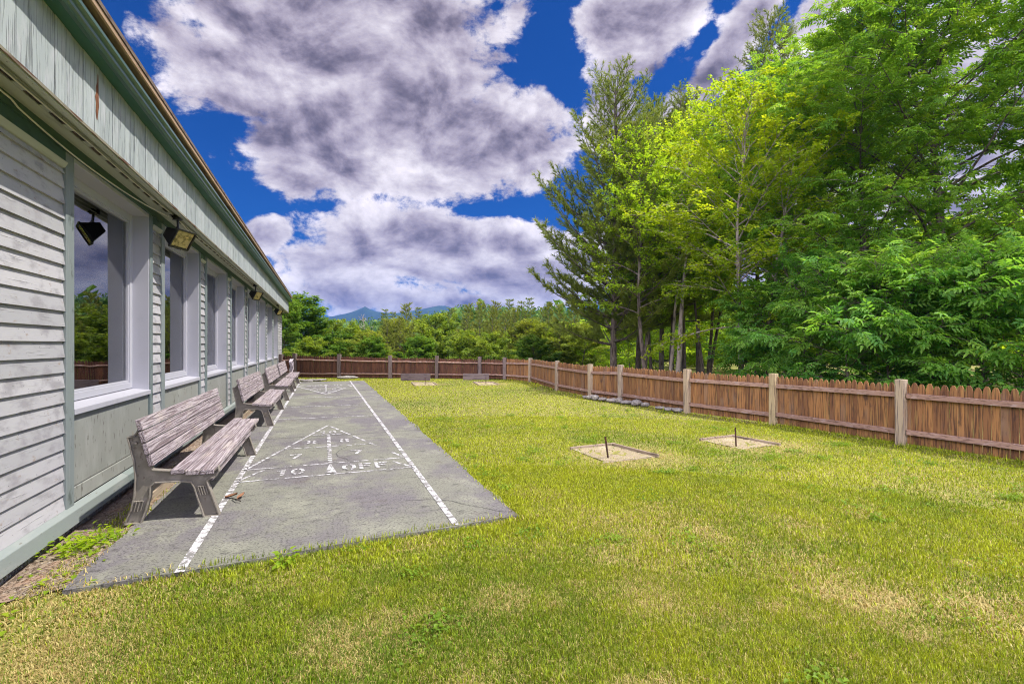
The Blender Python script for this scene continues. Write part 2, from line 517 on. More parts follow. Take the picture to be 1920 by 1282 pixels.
M['hose'] = mat('white_hose', (.62, .55, .60), (.5, .45, .5), .5, [dict(s=(20, 20, 20), lo=.5, hi=.7, c=(.4, .35, .38))])
M['bark'] = mat('bark', (.14, .115, .095), None, .95, [
    dict(s=(14, 14, 3), lo=.45, hi=.62, c=(.045, .035, .03), k=.9, bump=1.0), dict(s=(3, 3, 2), lo=.5, hi=.7, c=(.22, .2, .17), k=.6)], .6)
M['bark_pale'] = mat('bark_pale', (.30, .26, .22), None, .95, [
    dict(s=(12, 12, 3), lo=.5, hi=.66, c=(.10, .08, .065), k=.85, bump=.8), dict(s=(3, 3, 1.6), lo=.5, hi=.7, c=(.40, .37, .33), k=.6)], .5)
M['bark_grey'] = mat('bark_grey', (.33, .31, .29), None, .95, [dict(s=(12, 12, 3), lo=.5, hi=.66, c=(.16, .14, .13), k=.8)], .3)
M['dry_leaf'] = mat('dry_leaf', (.26, .14, .07), (.2, .09, .05), .7, [dict(s=(40, 40, 40), lo=.5, hi=.7, c=(.2, .09, .04))])
M['grass'] = leafmat('grass', 0, 0, 0, .22, 'col', .2)
M['ash'] = leafmat('ash_leaves', (.13, .28, .038), (.20, .37, .042), (.33, .48, .055), .6)
M['deepgreen'] = leafmat('deep_leaves', (.10, .27, .055), (.17, .36, .06), (.28, .47, .07), .58)
M['clover'] = leafmat('clover_leaves', (.12, .22, .02), (.17, .28, .022), (.25, .36, .03), .4)
M['pine_olive'] = leafmat('olive_needles', (.15, .19, .035), (.22, .26, .045), (.34, .35, .07), .34)
M['far_olive'] = leafmat('far_leaves_olive', (.14, .20, .026), (.20, .265, .032), (.31, .35, .05), .45)
M['far_dark'] = leafmat('far_leaves_dark', (.07, .16, .022), (.12, .23, .026), (.21, .32, .035), .45)
M['far_green'] = leafmat('far_leaves', (.11, .19, .022), (.18, .27, .026), (.30, .37, .04), .45)
M['fresh'] = leafmat('fresh_leaves', (.21, .36, .026), (.30, .45, .03), (.42, .54, .042), .6)
M['lime'] = leafmat('lime_leaves', (.20, .32, .014), (.31, .42, .018), (.45, .52, .03), .55)
M['needle'] = leafmat('pine_needles', (.14, .20, .04), (.20, .26, .042), (.32, .36, .06), .36)
M['spruce'] = leafmat('spruce_needles', (.13, .19, .04), (.19, .25, .045), (.30, .32, .065), .32)
M['olive'] = leafmat('olive_leaves', (.24, .30, .04), (.33, .37, .055), (.44, .44, .085), .42)
M['hill_leaf'] = leafmat('hill_leaves', (.06, .14, .03), (.10, .19, .035), (.17, .26, .045), .35)

# ------------------------------------------------------------------ ground
FA, FB = np.array([-2.0, 26.35]), np.array([7.54, 21.31])      # line of the far fence
fn = np.array([-(FB - FA)[1], (FB - FA)[0]])
fn = fn / np.linalg.norm(fn)
SLAB = [(-1.5, 3.89), (1.62, 4.225), (1.6, 22.45), (-1.5, 22.6)]
PITS = [[(3.41, 6.74), (4.13, 6.80), (4.27, 5.90), (3.45, 5.84)],
        [(5.68, 6.66), (6.40, 6.74), (6.50, 5.94), (5.76, 5.88)],
        [(3.33, 20.79), (4.17, 20.55), (4.06, 19.35), (3.21, 19.28)],
        [(5.75, 20.18), (6.5, 20.01), (6.33, 18.69), (5.55, 18.79)]]


def height(x, y):
    x, y = np.asarray(x, float), np.asarray(y, float)
    s1 = (x - FA[0]) * fn[0] + (y - FA[1]) * fn[1]
    s2 = x - 9.2
    d = np.maximum(np.maximum(s1, s2) - .6, 0)
    az = np.degrees(np.arctan2(x, y))
    k = np.clip((38 - az) / 16, 0, 1) * np.clip((az + 70) / 30, 0, 1)
    h = -0.03 - d * 0 - (1.0 + 4.0 * k) * (1 - np.exp(-d / 22))
    h = h - .07 * np.clip((-1.7 - x) / .2, 0, 1) * (x > -12) * (y < 30)
    bumpy = (fbm(x * .35 + 40, y * .35 + 40, 3) - .5)
    return h + bumpy * .05 * np.clip(d, 0, 6) / 2


ang = np.linspace(0, 2 * PI, 181)[:-1]
rad = np.concatenate([[0], np.geomspace(.8, 9000, 150)])
gx = (rad[:, None] * np.sin(ang)[None]).ravel() + 2.0
gy = (rad[:, None] * np.cos(ang)[None]).ravel() + 8.0
gz = height(gx, gy)
nr, na = len(rad), len(ang)
ii, jj = np.meshgrid(np.arange(nr - 1), np.arange(na), indexing='ij')
q = np.stack([ii * na + jj, ii * na + (jj + 1) % na, (ii + 1) * na + (jj + 1) % na, (ii + 1) * na + jj], -1).reshape(-1, 4)
M['ground'] = mat('lawn_soil', (.20, .20, .045), None, .95, [
    dict(s=(.35, .35, .35), lo=.4, hi=.65, c=(.27, .26, .05), k=.8), dict(s=(1.4, 1.4, 1.4), lo=.5, hi=.7, c=(.24, .19, .08), k=.6, d=6),
    dict(s=(22, 22, 22), lo=.45, hi=.62, c=(.07, .075, .015), k=.75, d=6), dict(s=(60, 60, 60), lo=.55, hi=.65, c=(.36, .31, .13), k=.7)], .3, rand=False)
mesh_np('ground', np.stack([gx, gy, gz], 1), [q[:, ::-1]], M['ground'], kind='structure', smooth=True)

# bare dirt strip between wall and court
M['dirt'] = mat('dirt_strip', (.27, .205, .15), None, .95, [
    dict(s=(6, 6, 6), lo=.45, hi=.65, c=(.36, .29, .23), k=.7), dict(s=(34, 34, 34), lo=.48, hi=.62, c=(.12, .075, .05), k=.85, bump=.8),
    dict(s=(60, 60, 60), lo=.58, hi=.64, c=(.5, .45, .42), k=.8), dict(s=(3, 3, 3), lo=.52, hi=.7, c=(.3, .15, .08), k=.5)], .5, rand=False)
dv, df = [], []
ys = np.arange(3.95, 26.0, .08)
xs = np.linspace(-2.02, -1.44, 9)
for yy in ys:
    for k, xx in enumerate(xs):
        edge = 0
        zz = -0.062 + .048 * k / 8 + .02 * (math.sin(yy * 9 + xx * 14) * .3 + rnd.random() * .5) - (.02 if k in (0,) else 0)
        dv.append((xx + (edge if yy < 3.7 else 0), yy, zz))
nx = len(xs)
for i in range(len(ys) - 1):
    for k in range(nx - 1):
        df.append((i * nx + k, i * nx + k + 1, (i + 1) * nx + k + 1, (i + 1) * nx + k))
b = MB(); b.add(dv, df); b.build('dirt_strip', M['dirt'], kind='structure', smooth=True)

# ------------------------------------------------------------------ shuffleboard court
b = MB()
sl_ = []
# slightly ragged outline
for k in range(4):
    p, p2 = SLAB[k], SLAB[(k + 1) % 4]
    n_ = 10 if k % 2 == 0 else 60
    for i in range(n_):
        t = i / n_
        j = 0 if i == 0 else .026
        sl_.append((p[0] + (p2[0] - p[0]) * t + rnd.uniform(-j, j), p[1] + (p2[1] - p[1]) * t + rnd.uniform(-j, j)))
b.prism_z(sl_, -0.12, 0.0)
b.build('court_pavement', M['slab'], kind='structure')

PZ = 0.004
XL, XR, XC = -0.895, 1.04, 0.078


def strip(mb, a, b_, wd, z=PZ):
    a, b_ = Vector((*a, 0)), Vector((*b_, 0))
    d = (b_ - a).normalized()
    n_ = Vector((-d.y, d.x, 0)) * wd / 2
    mb.add([(p.x, p.y, z) for p in (a - n_, b_ - n_, b_ + n_, a + n_)], [(0, 1, 2, 3)])


def dashed(mb, a, b_, wd, segs):
    a, b_ = Vector(a), Vector(b_)
    for t0, t1 in segs:
        strip(mb, a.lerp(b_, t0), a.lerp(b_, t1), wd)


def arc(mb, cx, cy, rx, ry, tx, a0, a1, sy=1, z=PZ + .002):
    n_ = 10
    vs = []
    for i in range(n_ + 1):
        t = R(a0 + (a1 - a0) * i / n_)
        for k in (0, 1):
            vs.append((cx + math.cos(t) * (rx - k * tx), cy + sy * math.sin(t) * (ry - k * tx * 1.0), z))
    mb.add(vs, [(2 * i, 2 * i + 1, 2 * i + 3, 2 * i + 2) for i in range(n_)])


def glyph(mb, ch, x, y, w_, h_, sy):
    """stencil characters; sy = 1 reads from the near end, -1 from the far end"""
    z = PZ + .002
    t = w_ * .26
    def rect(x0, y0, x1, y1):
        mb.add([(x + sy * x0 * w_, y + sy * y0 * h_, z), (x + sy * x1 * w_, y + sy * y0 * h_, z),
                (x + sy * x1 * w_, y + sy * y1 * h_, z), (x + sy * x0 * w_, y + sy * y1 * h_, z)], [(0, 1, 2, 3)])
    def rarc(cx, cy, rx, ry, a0, a1):
        arc(mb, x + sy * cx * w_, y + sy * cy * h_, rx * w_, ry * h_, t, a0 + (180 if sy < 0 else 0), a1 + (180 if sy < 0 else 0))
    if ch in '0O':
        rarc(.5, .5, .5, .5, -76, 76)
        rarc(.5, .5, .5, .5, 104, 256)
    elif ch == '1':
        rect(.42, 0, .72, .44); rect(.42, .52, .72, 1); rect(.12, .72, .36, .9)
    elif ch == '7':
        rect(0, .8, .52, 1); rect(.58, .8, 1, 1)
        mb.add([(x + sy * a_ * w_, y + sy * c_ * h_, z) for a_, c_ in ((.25, 0), (.52, 0), (.95, .74), (.68, .74))], [(0, 1, 2, 3)])
    elif ch == '8':
        for cy, r_ in ((.26, .26), (.76, .24)):
            rarc(.5, cy, .46, r_, -70, 70)
            rarc(.5, cy, .46, r_, 110, 250)
    elif ch == 'F':
        rect(.05, 0, .32, .46); rect(.05, .54, .32, 1); rect(.4, .8, 1, 1); rect(.4, .42, .82, .6)


lines, worn = MB(), MB()
LW = .05
strip(lines, (XL, 3.93), (XL, 22.5), .058)
for a, b_ in ((4.17, 7.3), (7.34, 8.1), (8.16, 10.2), (10.24, 22.45)):
    strip(lines, (XR, a), (XR, b_), .055)
for y, segs in ((6.3, ((0, .22), (.25, .5), (.52, .83), (.85, 1))), (6.88, ((0, .2), (.23, .27), (.34, .49), (.53, .75), (.78, 1)))):
    dashed(lines, (XL, y - .01), (XR, y + .03), .032, segs)
dashed(lines, (XL, 11.33), (XR, 11.27), .05, ((0, .5), (.56, .98)))
dashed(lines, (XL, 13.5), (XR, 13.4), .055, ((0, .48), (.5, 1)))
dashed(worn, (XL, 15.8), (XR, 15.6), .055, ((0, .2), (.22, .6), (.62, 1)))
for (y0, s_) in ((6.3, 1), (20.56, -1)):
    Y = lambda d: y0 + s_ * d
    mb = lines if s_ > 0 else worn
    wdt = .036 if s_ > 0 else .06
    if s_ < 0:
        dashed(mb, (XL, Y(0)), (XR, Y(0)), .06, ((.02, .45), (.5, 1)))
        dashed(mb, (XL, Y(.58)), (XR, Y(.58)), .06, ((.1, .4), (.43, .8)))
    # the triangle
    ap = (XC, Y(3.87))
    dashed(mb, (XL + .03, Y(.64)), ap, wdt, ((0, .19), (.21, .42), (.46, .78), (.8, 1)))
    dashed(mb, (XR - .03, Y(.64)), ap, wdt, ((.02, .12), (.3, .38), (.42, .6), (.63, .8), (.82, .97)))
    dashed(mb, (XL + .02, Y(.06)), (XL + .22, Y(.5)), wdt * .9, ((0, .42), (.5, 1)))
    dashed(mb, (XR - .02, Y(.06)), (XR - .2, Y(.42)), wdt * .9, ((0, .42), (.5, 1)))
    for d, hw, segs in ((1.76, .62, ((0, .3), (.33, .64), (.7, .76), (.79, 1))), (2.83, .27, ((0, .24), (.3, 1)))):
        dashed(mb, (XC - hw, Y(d)), (XC + hw, Y(d)), wdt, segs)
    n_ = 17
    for i in range(n_):                                        # the bar of short blocks up the middle
        strip(mb, (XC, Y(.62 + i * 2.18 / n_)), (XC, Y(.62 + (i + .62) * 2.18 / n_)), .055)
    arrow = [(XC - .065, Y(.07)), (XC + .065, Y(.07)), (XC + .012, Y(.52)), (XC - .012, Y(.52))]
    mb.add([(p[0], p[1], PZ + .002) for p in (arrow if s_ > 0 else arrow[::-1])], [(0, 1, 2, 3)])
    def put(txt, cx, d, w_, h_, mbx):
        tw = len(txt) * w_ * 1.16
        for i, ch in enumerate(txt):
            glyph(mbx, ch, cx + s_ * (-tw / 2 + i * w_ * 1.16), Y(d) - s_ * h_ / 2, w_, h_, s_)
    put('10', XC - s_ * .44, .28, .15, .29, mb)
    put('OFF', XC + s_ * .42, .30, .165, .29, mb)
    put('7', XC - s_ * .42, 1.18, .15, .27, worn)
    put('7', XC + s_ * .37, 1.2, .15, .27, mb)
    put('8', XC - s_ * .24, 2.18, .15, .27, mb)
    put('8', XC + s_ * .24, 2.16, .15, .27, worn if s_ < 0 else mb)
    put('10', XC, 3.06, .125, .24, mb)
lines.build('court_line', M['paint'], kind='structure')
worn.build('court_line_worn', M['paint_worn'], kind='structure')
b = MB()
strip(b, (-1.49, 17.95), (1.58, 17.85), .045, .0035)
strip(b, (-1.49, 13.62), (1.58, 13.5), .018, .0035)
strip(b, (-1.49, 9.0), (1.58, 9.05), .014, .0035)
for (x, y, a, n_) in ((-.9, 8.2, .2, 22), (.3, 6.95, 1.9, 14), (1.5, 12.4, 2.9, 20), (.75, 5.0, -.5, 12)):
    for k in range(n_):                                        # hairline cracks
        a += rnd.uniform(-.45, .45)
        x2, y2 = x + math.cos(a) * .09, y + math.sin(a) * .09
        if -1.45 < x2 < 1.55:
            strip(b, (x, y), (x2, y2), rnd.uniform(.004, .008), .0034)
        x, y = x2, y2
b.build('court_joint', M['joint'], kind='structure')

# ------------------------------------------------------------------ the building
bl = thing('clubhouse_building', 'long pale clapboard building with eight tall white windows and green gutter', 'building', (-2.0, 5.0, -0.1))
WX = -2.0
Y0, Y1 = -3.0, 28.2
WIN0, PITCH, WW = 5.32, 2.625, 2.02
wins = [(WIN0 + PITCH * k, WIN0 + PITCH * k + WW) for k in range(8)]
runs = [(Y0, wins[0][0] - .15)] + [(wins[k][1] + .095, wins[k + 1][0] - .15) for k in range(7)] + [(wins[7][1] + .095, Y1 - .1)]
EXP = .1243
for (a, c) in runs:
    b = MB()
    z = .16
    while z < 2.92:
        z1 = min(z + EXP + .008, 2.94)
        seams = [a]
        if c - a > 3:
            seams.append(rnd.uniform(a + 1.5, c - 1.0))
        seams.append(c)
        for i in range(len(seams) - 1):
            p, q_ = seams[i], seams[i + 1] - (.003 if i < len(seams) - 2 else 0)
            bt = .023 + rnd.uniform(-.002, .003)
            dz = rnd.uniform(-.003, .003)
            b.hexa([(WX - .01, p, z), (WX + bt, p, z + dz), (WX + bt, q_, z + dz), (WX - .01, q_, z),
                    (WX - .01, p, z1), (WX + .004, p, z1), (WX + .004, q_, z1), (WX - .01, q_, z1)])
        z += EXP
    b.build('wall_siding', M['clapboard'], bl)
# core of the wall behind the cladding, with the window openings left free
b = MB()
for (a, c) in [(Y0, wins[0][0])] + [(wins[k][1], wins[k + 1][0]) for k in range(7)] + [(wins[7][1], Y1)]:
    b.box(WX - .2, WX - .012, a, c, 0.0, 3.16)
for (a, c) in wins:
    b.box(WX - .2, WX - .03, a + .001, c - .001, 0.0, .905)
    b.box(WX - .2, WX - .03, a + .001, c - .001, 3.09, 3.16)
b.box(-9.0, WX - .012, Y1 - .15, Y1 - .001, 0, 3.16)
b.box(-9.0, -8.85, Y0, Y1 - .16, 0, 3.16)
b.box(-8.84, WX - .21, Y0, Y0 + .15, 0, 3.16)
b.build('wall_core', M['interior'], bl)
b = MB()
b.box(-8.84, WX - .21, Y0 + .16, Y1 - .16, .02, .12)
b.box(-8.84, WX - .21, Y0 + .16, Y1 - .16, 3.0, 3.1)
b.box(-5.0, -4.88, Y0 + .16, Y1 - .16, .13, 2.99)
b.build('interior', M['interior'], bl)
b = MB()
b.box(-2.0, WX + .015, Y0, Y1, -.3, .03)
b.build('foundation', M['found'], bl)
b = MB()
yy = Y0
while yy < Y1:
    y2 = min(yy + (6.45 - Y0 if yy == Y0 else 3.6), Y1)
    b.hexa([(WX + .016, yy, .02), (WX + .085, yy, .02), (WX + .085, y2 - .006, .02), (WX + .016, y2 - .006, .02),
            (WX + .016, yy, .165), (WX + .075, yy, .135), (WX + .075, y2 - .006, .135), (WX + .016, y2 - .006, .165)])
    yy = y2
b.build('base_ledge', M['ledge'], bl, bevel=.004)
for k, (a, c) in enumerate(wins):
    b = MB(); b.box(WX - .011, WX + .032, a - .15, a - .004, .158, 3.08); b.build('trim_board', M['trim'], bl, bevel=.004)
    b = MB(); b.box(WX - .011, WX + .030, c + .004, c + .095, .158, 3.08); b.build('trim_board', M['trim'], bl, bevel=.004)
    p = MB(); p.box(WX - .029, WX + .004, a, c, .30, .905)
    p.box(WX - .029, WX + .012, a, c, .168, .292)
    p.build('wall_panel', M['panel'], bl, bevel=.003)
    # window: outer frame lining the recess, sash, sill and pane
    wf = MB()
    GX = WX - .175
    t = .022
    wf.box(GX - .03, WX + .018, a, a + t, .96, 3.085)
    wf.box(GX - .03, WX + .018, c - t, c, .96, 3.085)
    wf.box(GX - .03, WX + .018, a + t, c - t, 3.045, 3.085)
    wo = wf.build('window', M['vinyl'], bl, bevel=.003)
    s_ = MB()
    for (q0, q1, z0, z1, fx) in ((a + t, a + t + .075, .99, 3.045, .028), (c - t - .075, c - t, .99, 3.045, .028),
                                 (a + t + .075, c - t - .075, 2.965, 3.045, .028), (a + t + .075, c - t - .075, .99, 1.06, .028)):
        s_.box(GX - .03, GX + fx, q0, q1, z0, z1)
    for (q0, q1, z0, z1) in ((a + t + .075, a + t + .1, 1.06, 2.965), (c - t - .1, c - t - .075, 1.06, 2.965),
                             (a + t + .1, c - t - .1, 2.94, 2.965), (a + t + .1, c - t - .1, 1.06, 1.085)):
        s_.box(GX - .03, GX + .014, q0, q1, z0, z1)
    s_.build('sash', M['vinyl'], wo, bevel=.003)
    si = MB()
    si.hexa([(GX - .03, a + .002, .935), (WX + .035, a + .002, .91), (WX + .035, c - .002, .91), (GX - .03, c - .002, .935),
             (GX - .03, a + .002, .988), (WX + .035, a + .002, .962), (WX + .035, c - .002, .962), (GX - .03, c - .002, .988)])
    si.build('sill', M['vinyl'], wo, bevel=.004)
    pn = MB()
    pn.box(GX - .018, GX - .010, a + t + .1, c - t - .1, 1.085, 2.94)
    gm = M.get('pane')
    if not gm:
        gm = bpy.data.materials.new('window_glass')
        gm.use_nodes = True
        g = N(gm.node_tree)
        fr = g.n('ShaderNodeFresnel')
        fr.inputs[0].default_value = 3.6
        gl = g.n('ShaderNodeBsdfGlossy')
        gl.inputs['Roughness'].default_value = 0.012
        gl.inputs['Color'].default_value = (.93, .95, .97, 1)
        bp = g.n('ShaderNodeBump')
        bp.inputs['Strength'].default_value = .05
        bp.inputs['Distance'].default_value = .05
        g.put(bp.inputs['Height'], g.noise(g.n('ShaderNodeTexCoord').outputs['Object'], 1.2, 1))
        g.t.links.new(bp.outputs[0], gl.inputs['Normal'])
        tr = g.n('ShaderNodeBsdfTransparent')
        tr.inputs[0].default_value = (.62, .66, .68, 1)
        mx = g.n('ShaderNodeMixShader')
        g.t.links.new(fr.outputs[0], mx.inputs[0])
        g.t.links.new(tr.outputs[0], mx.inputs[1])
        g.t.links.new(gl.outputs[0], mx.inputs[2])
        g.t.links.new(mx.outputs[0], g.n('ShaderNodeOutputMaterial').inputs[0])
        M['pane'] = gm
    pn.build('pane', gm, wo)
# corner boards
b = MB(); b.box(WX - .011, WX + .032, Y1 - .1, Y1 + .02, .158, 3.08); b.build('corner_board', M['clapboard'], bl)
# frieze and crown under the soffit
b = MB(); b.box(WX - .011, WX + .042, Y0, Y1, 3.086, 3.165)
for (a, c) in runs:
    b.box(WX - .011, WX + .028, a, c, 2.985, 3.084)
b.build('frieze_board', M['frieze'], bl)
for (a, c) in runs:
    b = MB()
    b.hexa([(WX - .01, a, 2.935), (WX + .022, a, 2.94), (WX + .022, c, 2.94), (WX - .01, c, 2.935),
            (WX - .01, a, 2.983), (WX + .046, a, 2.983), (WX + .046, c, 2.983), (WX - .01, c, 2.983)])
    b.build('crown_trim', M['crown'], bl)
# soffit with its vent strip
FX = -1.69
YE = Y1 + .25
sf = MB()
sf.box(WX - .01, -1.862, Y0, YE, 3.168, 3.19)
sf.box(-1.862, -1.80, Y0, YE, 3.180, 3.20)
sf.box(-1.80, FX - .032, Y0, YE, 3.168, 3.19)
y = Y0
while y < YE - .4:
    sf.box(-1.8618, -1.8002, y, y + .12, 3.170, 3.175)
    y += .34
sf.box(-1.80, -1.78, Y0, YE, 3.150, 3.1675)
so_ = sf.build('soffit', M['soffit'], bl)
b = MB()
b.box(-1.861, -1.801, Y0 + .001, YE - .001, 3.176, 3.1797)
b.build('soffit_vent', M['vent'], so_)
b = MB()
b.prism_y([(-1.735, 3.1675), (-1.735, 3.135), (-1.718, 3.128), (-1.712, 3.115), (-1.676, 3.115), (-1.676, 3.150), (-1.69, 3.1675)], Y0, YE)
b.build('soffit_moulding', M['soffit'], bl)
b = MB()
b.box(-1.674, -1.664, Y0, YE, 3.128, 3.150)
b.build('fascia_drip', M['soffit_edge'], bl)
# fascia of vertical boards
b = MB()
y = Y0
while y < YE - .02:
    wdt = rnd.choice((.10, .14, .14, .19, .19, .23))
    y2 = min(y + wdt, YE)
    jut = rnd.uniform(-.003, .003)
    b.box(FX - .02, FX + .012 + jut, y, y2 - .009, 3.152 + rnd.uniform(0, .008), 3.70)
    y = y2
fa = b.build('fascia', M['fascia'], bl)
b = MB(); b.box(FX - .03, FX - .021, Y0, YE, 3.152, 3.7); b.build('fascia_backing', M['vent'], fa)
# a patch of peeled paint showing the bare wood
b = MB()
px = FX + .0165
b.add([(px, 3.59, 3.67), (px, 3.605, 3.66), (px, 3.61, 3.52), (px, 3.618, 3.42), (px, 3.60, 3.36), (px, 3.59, 3.30), (px, 3.57, 3.31),
       (px, 3.555, 3.36), (px, 3.562, 3.43), (px, 3.545, 3.47), (px, 3.565, 3.52), (px, 3.56, 3.585), (px, 3.575, 3.56), (px, 3.585, 3.6)],
      [tuple(range(14))])
pk = b.build('bare_patch', M['bare_wood'], fa)
pk.data.transform(Matrix.Translation((0, 1.33, -.03)))
# eave, gutter and roof edge
b = MB(); b.box(FX - .03, -1.592, Y0, YE, 3.702, 3.72); b.build('eave_board', M['gutter_under'], bl)
b = MB()
prof = [(-1.59, 3.700), (-1.560, 3.697), (-1.552, 3.712), (-1.543, 3.722), (-1.540, 3.742), (-1.530, 3.757), (-1.517, 3.770), (-1.515, 3.795),
        (-1.520, 3.799), (-1.524, 3.796), (-1.526, 3.775), (-1.58, 3.72), (-1.59, 3.79)]
b.prism_y(prof, Y0, YE + .02)
gt = b.build('gutter', M['gutter'], bl)
b = MB(); b.prism_y([(-1.594, 3.70), (-1.512, 3.70), (-1.512, 3.8), (-1.594, 3.8)], YE + .021, YE + .03); b.build('gutter_end', M['black'], gt)
b = MB()
b.box(-1.63, -1.597, Y0, YE + .02, 3.722, 3.86)
b.build('roof_board', M['black'], bl)
b = MB()
RS = .30
b.prism_y([(-1.512, 3.868), (-1.500, 3.875), (-1.500, 3.915), (-1.53, 3.93), (-1.60, 3.905)], Y0, YE + .04)
dr = b.build('drip_edge', M['drip'], bl)
b = MB()
b.prism_y([(-1.492, 3.918), (-1.492, 3.955), (-5.5, 3.955 + 4.0 * RS), (-9.6, 3.955), (-9.6, 3.918), (-5.5, 3.918 + 4.0 * RS)], Y0, YE + .05)
b.build('roof', M['roof'], bl)
b = MB()
b.prism_y([(-1.70, 3.2), (-1.70, 3.91), (-5.5, 3.91 + 3.8 * RS), (-9.0, 3.91), (-9.0, 3.2)], Y1 - .12, Y1 - .02)
b.build('gable', M['clapboard'], bl)
b = MB(); b.box(WX - .012, FX - .02, YE, YE + .015, 3.115, 3.7); b.build('fascia_end', M['fascia'], bl)

# cables clipped under the soffit
def sag(y0, y1, x0, x1, z0, z1, s_, n_=14):
    return [(x0 + (x1 - x0) * i / n_, y0 + (y1 - y0) * i / n_, z0 + (z1 - z0) * i / n_ - s_ * 4 * (i / n_) * (1 - i / n_)) for i in range(n_ + 1)]


b = MB()
for (y0, y1) in ((-2, 3.2), (3.2, 5.2), (5.2, 7.6), (7.62, 10.4), (10.4, 13.0), (13.0, 15.7), (15.7, 19.0), (19.0, 23.2)):
    b.tube(sag(y0, y1, -1.79, -1.785, 3.142, 3.142, .006), .006, 6)
tag(b.build('soffit_cable', M['cable'], smooth=True), 'pale cable running straight along the soffit vent under the eave', 'cable')
b = MB()
pts = sag(-2, 4.3, -1.82, -1.93, 3.15, 3.12, .02) + sag(4.3, 5.75, -1.94, -1.945, 3.115, 3.075, .02)[1:] + sag(5.75, 7.55, -1.945, -1.79, 3.075, 3.10, .03)[1:]
b.tube(pts, .0065, 6)
tag(b.build('loose_cable', M['cable'], smooth=True), 'loose pale cable drooping over the first window to the nearest floodlight', 'cable')
b = MB()
b.tube(sag(7.72, 10.2, -1.76, -1.83, 3.11, 3.15, .035), .0065, 6)
tag(b.build('loose_cable', M['cable'], smooth=True), 'loose pale cable sagging away beyond the nearest floodlight', 'cable')


def floodlight(y, label):
    t = thing('floodlight', label, 'floodlight', (-1.73, y, 3.14), 'floodlights under the eave')
    b = MB(); b.tube([(-1.755, y, 3.149), (-1.755, y, 3.09)], .055, 12); b.box(-1.80, -1.70, y - .05, y + .05, 3.10, 3.135)
    b.build('junction_box', M['black'], t, bevel=.006)
    b = MB(); b.tube([(-1.745, y - .005, 3.09), (-1.74, y - .01, 3.0)], .014, 8); b.tube([(-1.74, y - .04, 2.985), (-1.74, y + .03, 2.985)], .02, 8)
    b.build('bracket', M['black'], t)
    # lens turned out to the lawn and down; a wedge shaped housing behind it
    nrm = Vector((.78, -.36, -.50)).normalized()
    sx = nrm.cross(Vector((0, 0, 1))).normalized()
    sy = sx.cross(nrm).normalized()
    c = Vector((-1.72, y - .04, 2.862)) + nrm * .05
    hw, hh = .155, .115
    b = MB()
    def ring(cc, a, d):
        return [cc - sx * a - sy * d, cc + sx * a - sy * d, cc + sx * a + sy * d, cc - sx * a + sy * d]
    b.hexa(ring(c - nrm * .19, hw * .62, hh * .5) + ring(c - nrm * .008, hw, hh))
    b.bar(c - sx * .05 - sy * (hh + .012) , c + sx * .05 - sy * (hh + .012), .02, .03, nrm)
    b.build('housing', M['black'], t, bevel=.006)
    b = MB()
    for q0, q1 in ((-1, -1), (1, -1), (1, 1), (-1, 1)):
        pass
    rim = ring(c + nrm * .006, hw + .004, hh + .004)
    for i in range(4):
        b.bar(rim[i], rim[(i + 1) % 4], .018, .022, nrm)
    b.build('rim', M['black'], t)
    b = MB(); b.hexa(ring(c - nrm * .006, hw - .012, hh - .012) + ring(c, hw - .012, hh - .012)); b.build('lens', M['lens'], t)
    return t


floodlight(7.6, 'black floodlight with amber lens nearest the camera between first two windows')
floodlight(15.5, 'black floodlight under the eave midway along the wall')
floodlight(22.9, 'black floodlight under the eave near the far corner of the building')

# ------------------------------------------------------------------ benches
ENDP = [(95, 455), (150, 440), (178, 408), (196, 372), (222, 400), (250, 500), (275, 600), (284, 690), (305, 732), (480, 742), (838, 737),
        (868, 705), (878, 738), (850, 785), (795, 806), (772, 822), (800, 905), (838, 1005), (880, 1112), (748, 1132), (705, 1000), (666, 880),
        (640, 835), (560, 826), (330, 838), (292, 868), (284, 960), (250, 1080), (207, 1190), (68, 1198), (122, 1080), (152, 955), (163, 800), (150, 660), (128, 575)]


def end_xz(p):
    """tracing scale of the cast bench end -> metres (x out from the wall, z up)"""
    t = p[0] - 68
    return (-1.563 + .00081 * t + 6.2e-8 * t * t, max(0.0, (1196 - t * .1 - p[1]) * (.00098 + 7.5e-8 * t)))


prof = [end_xz(p) for p in ENDP]


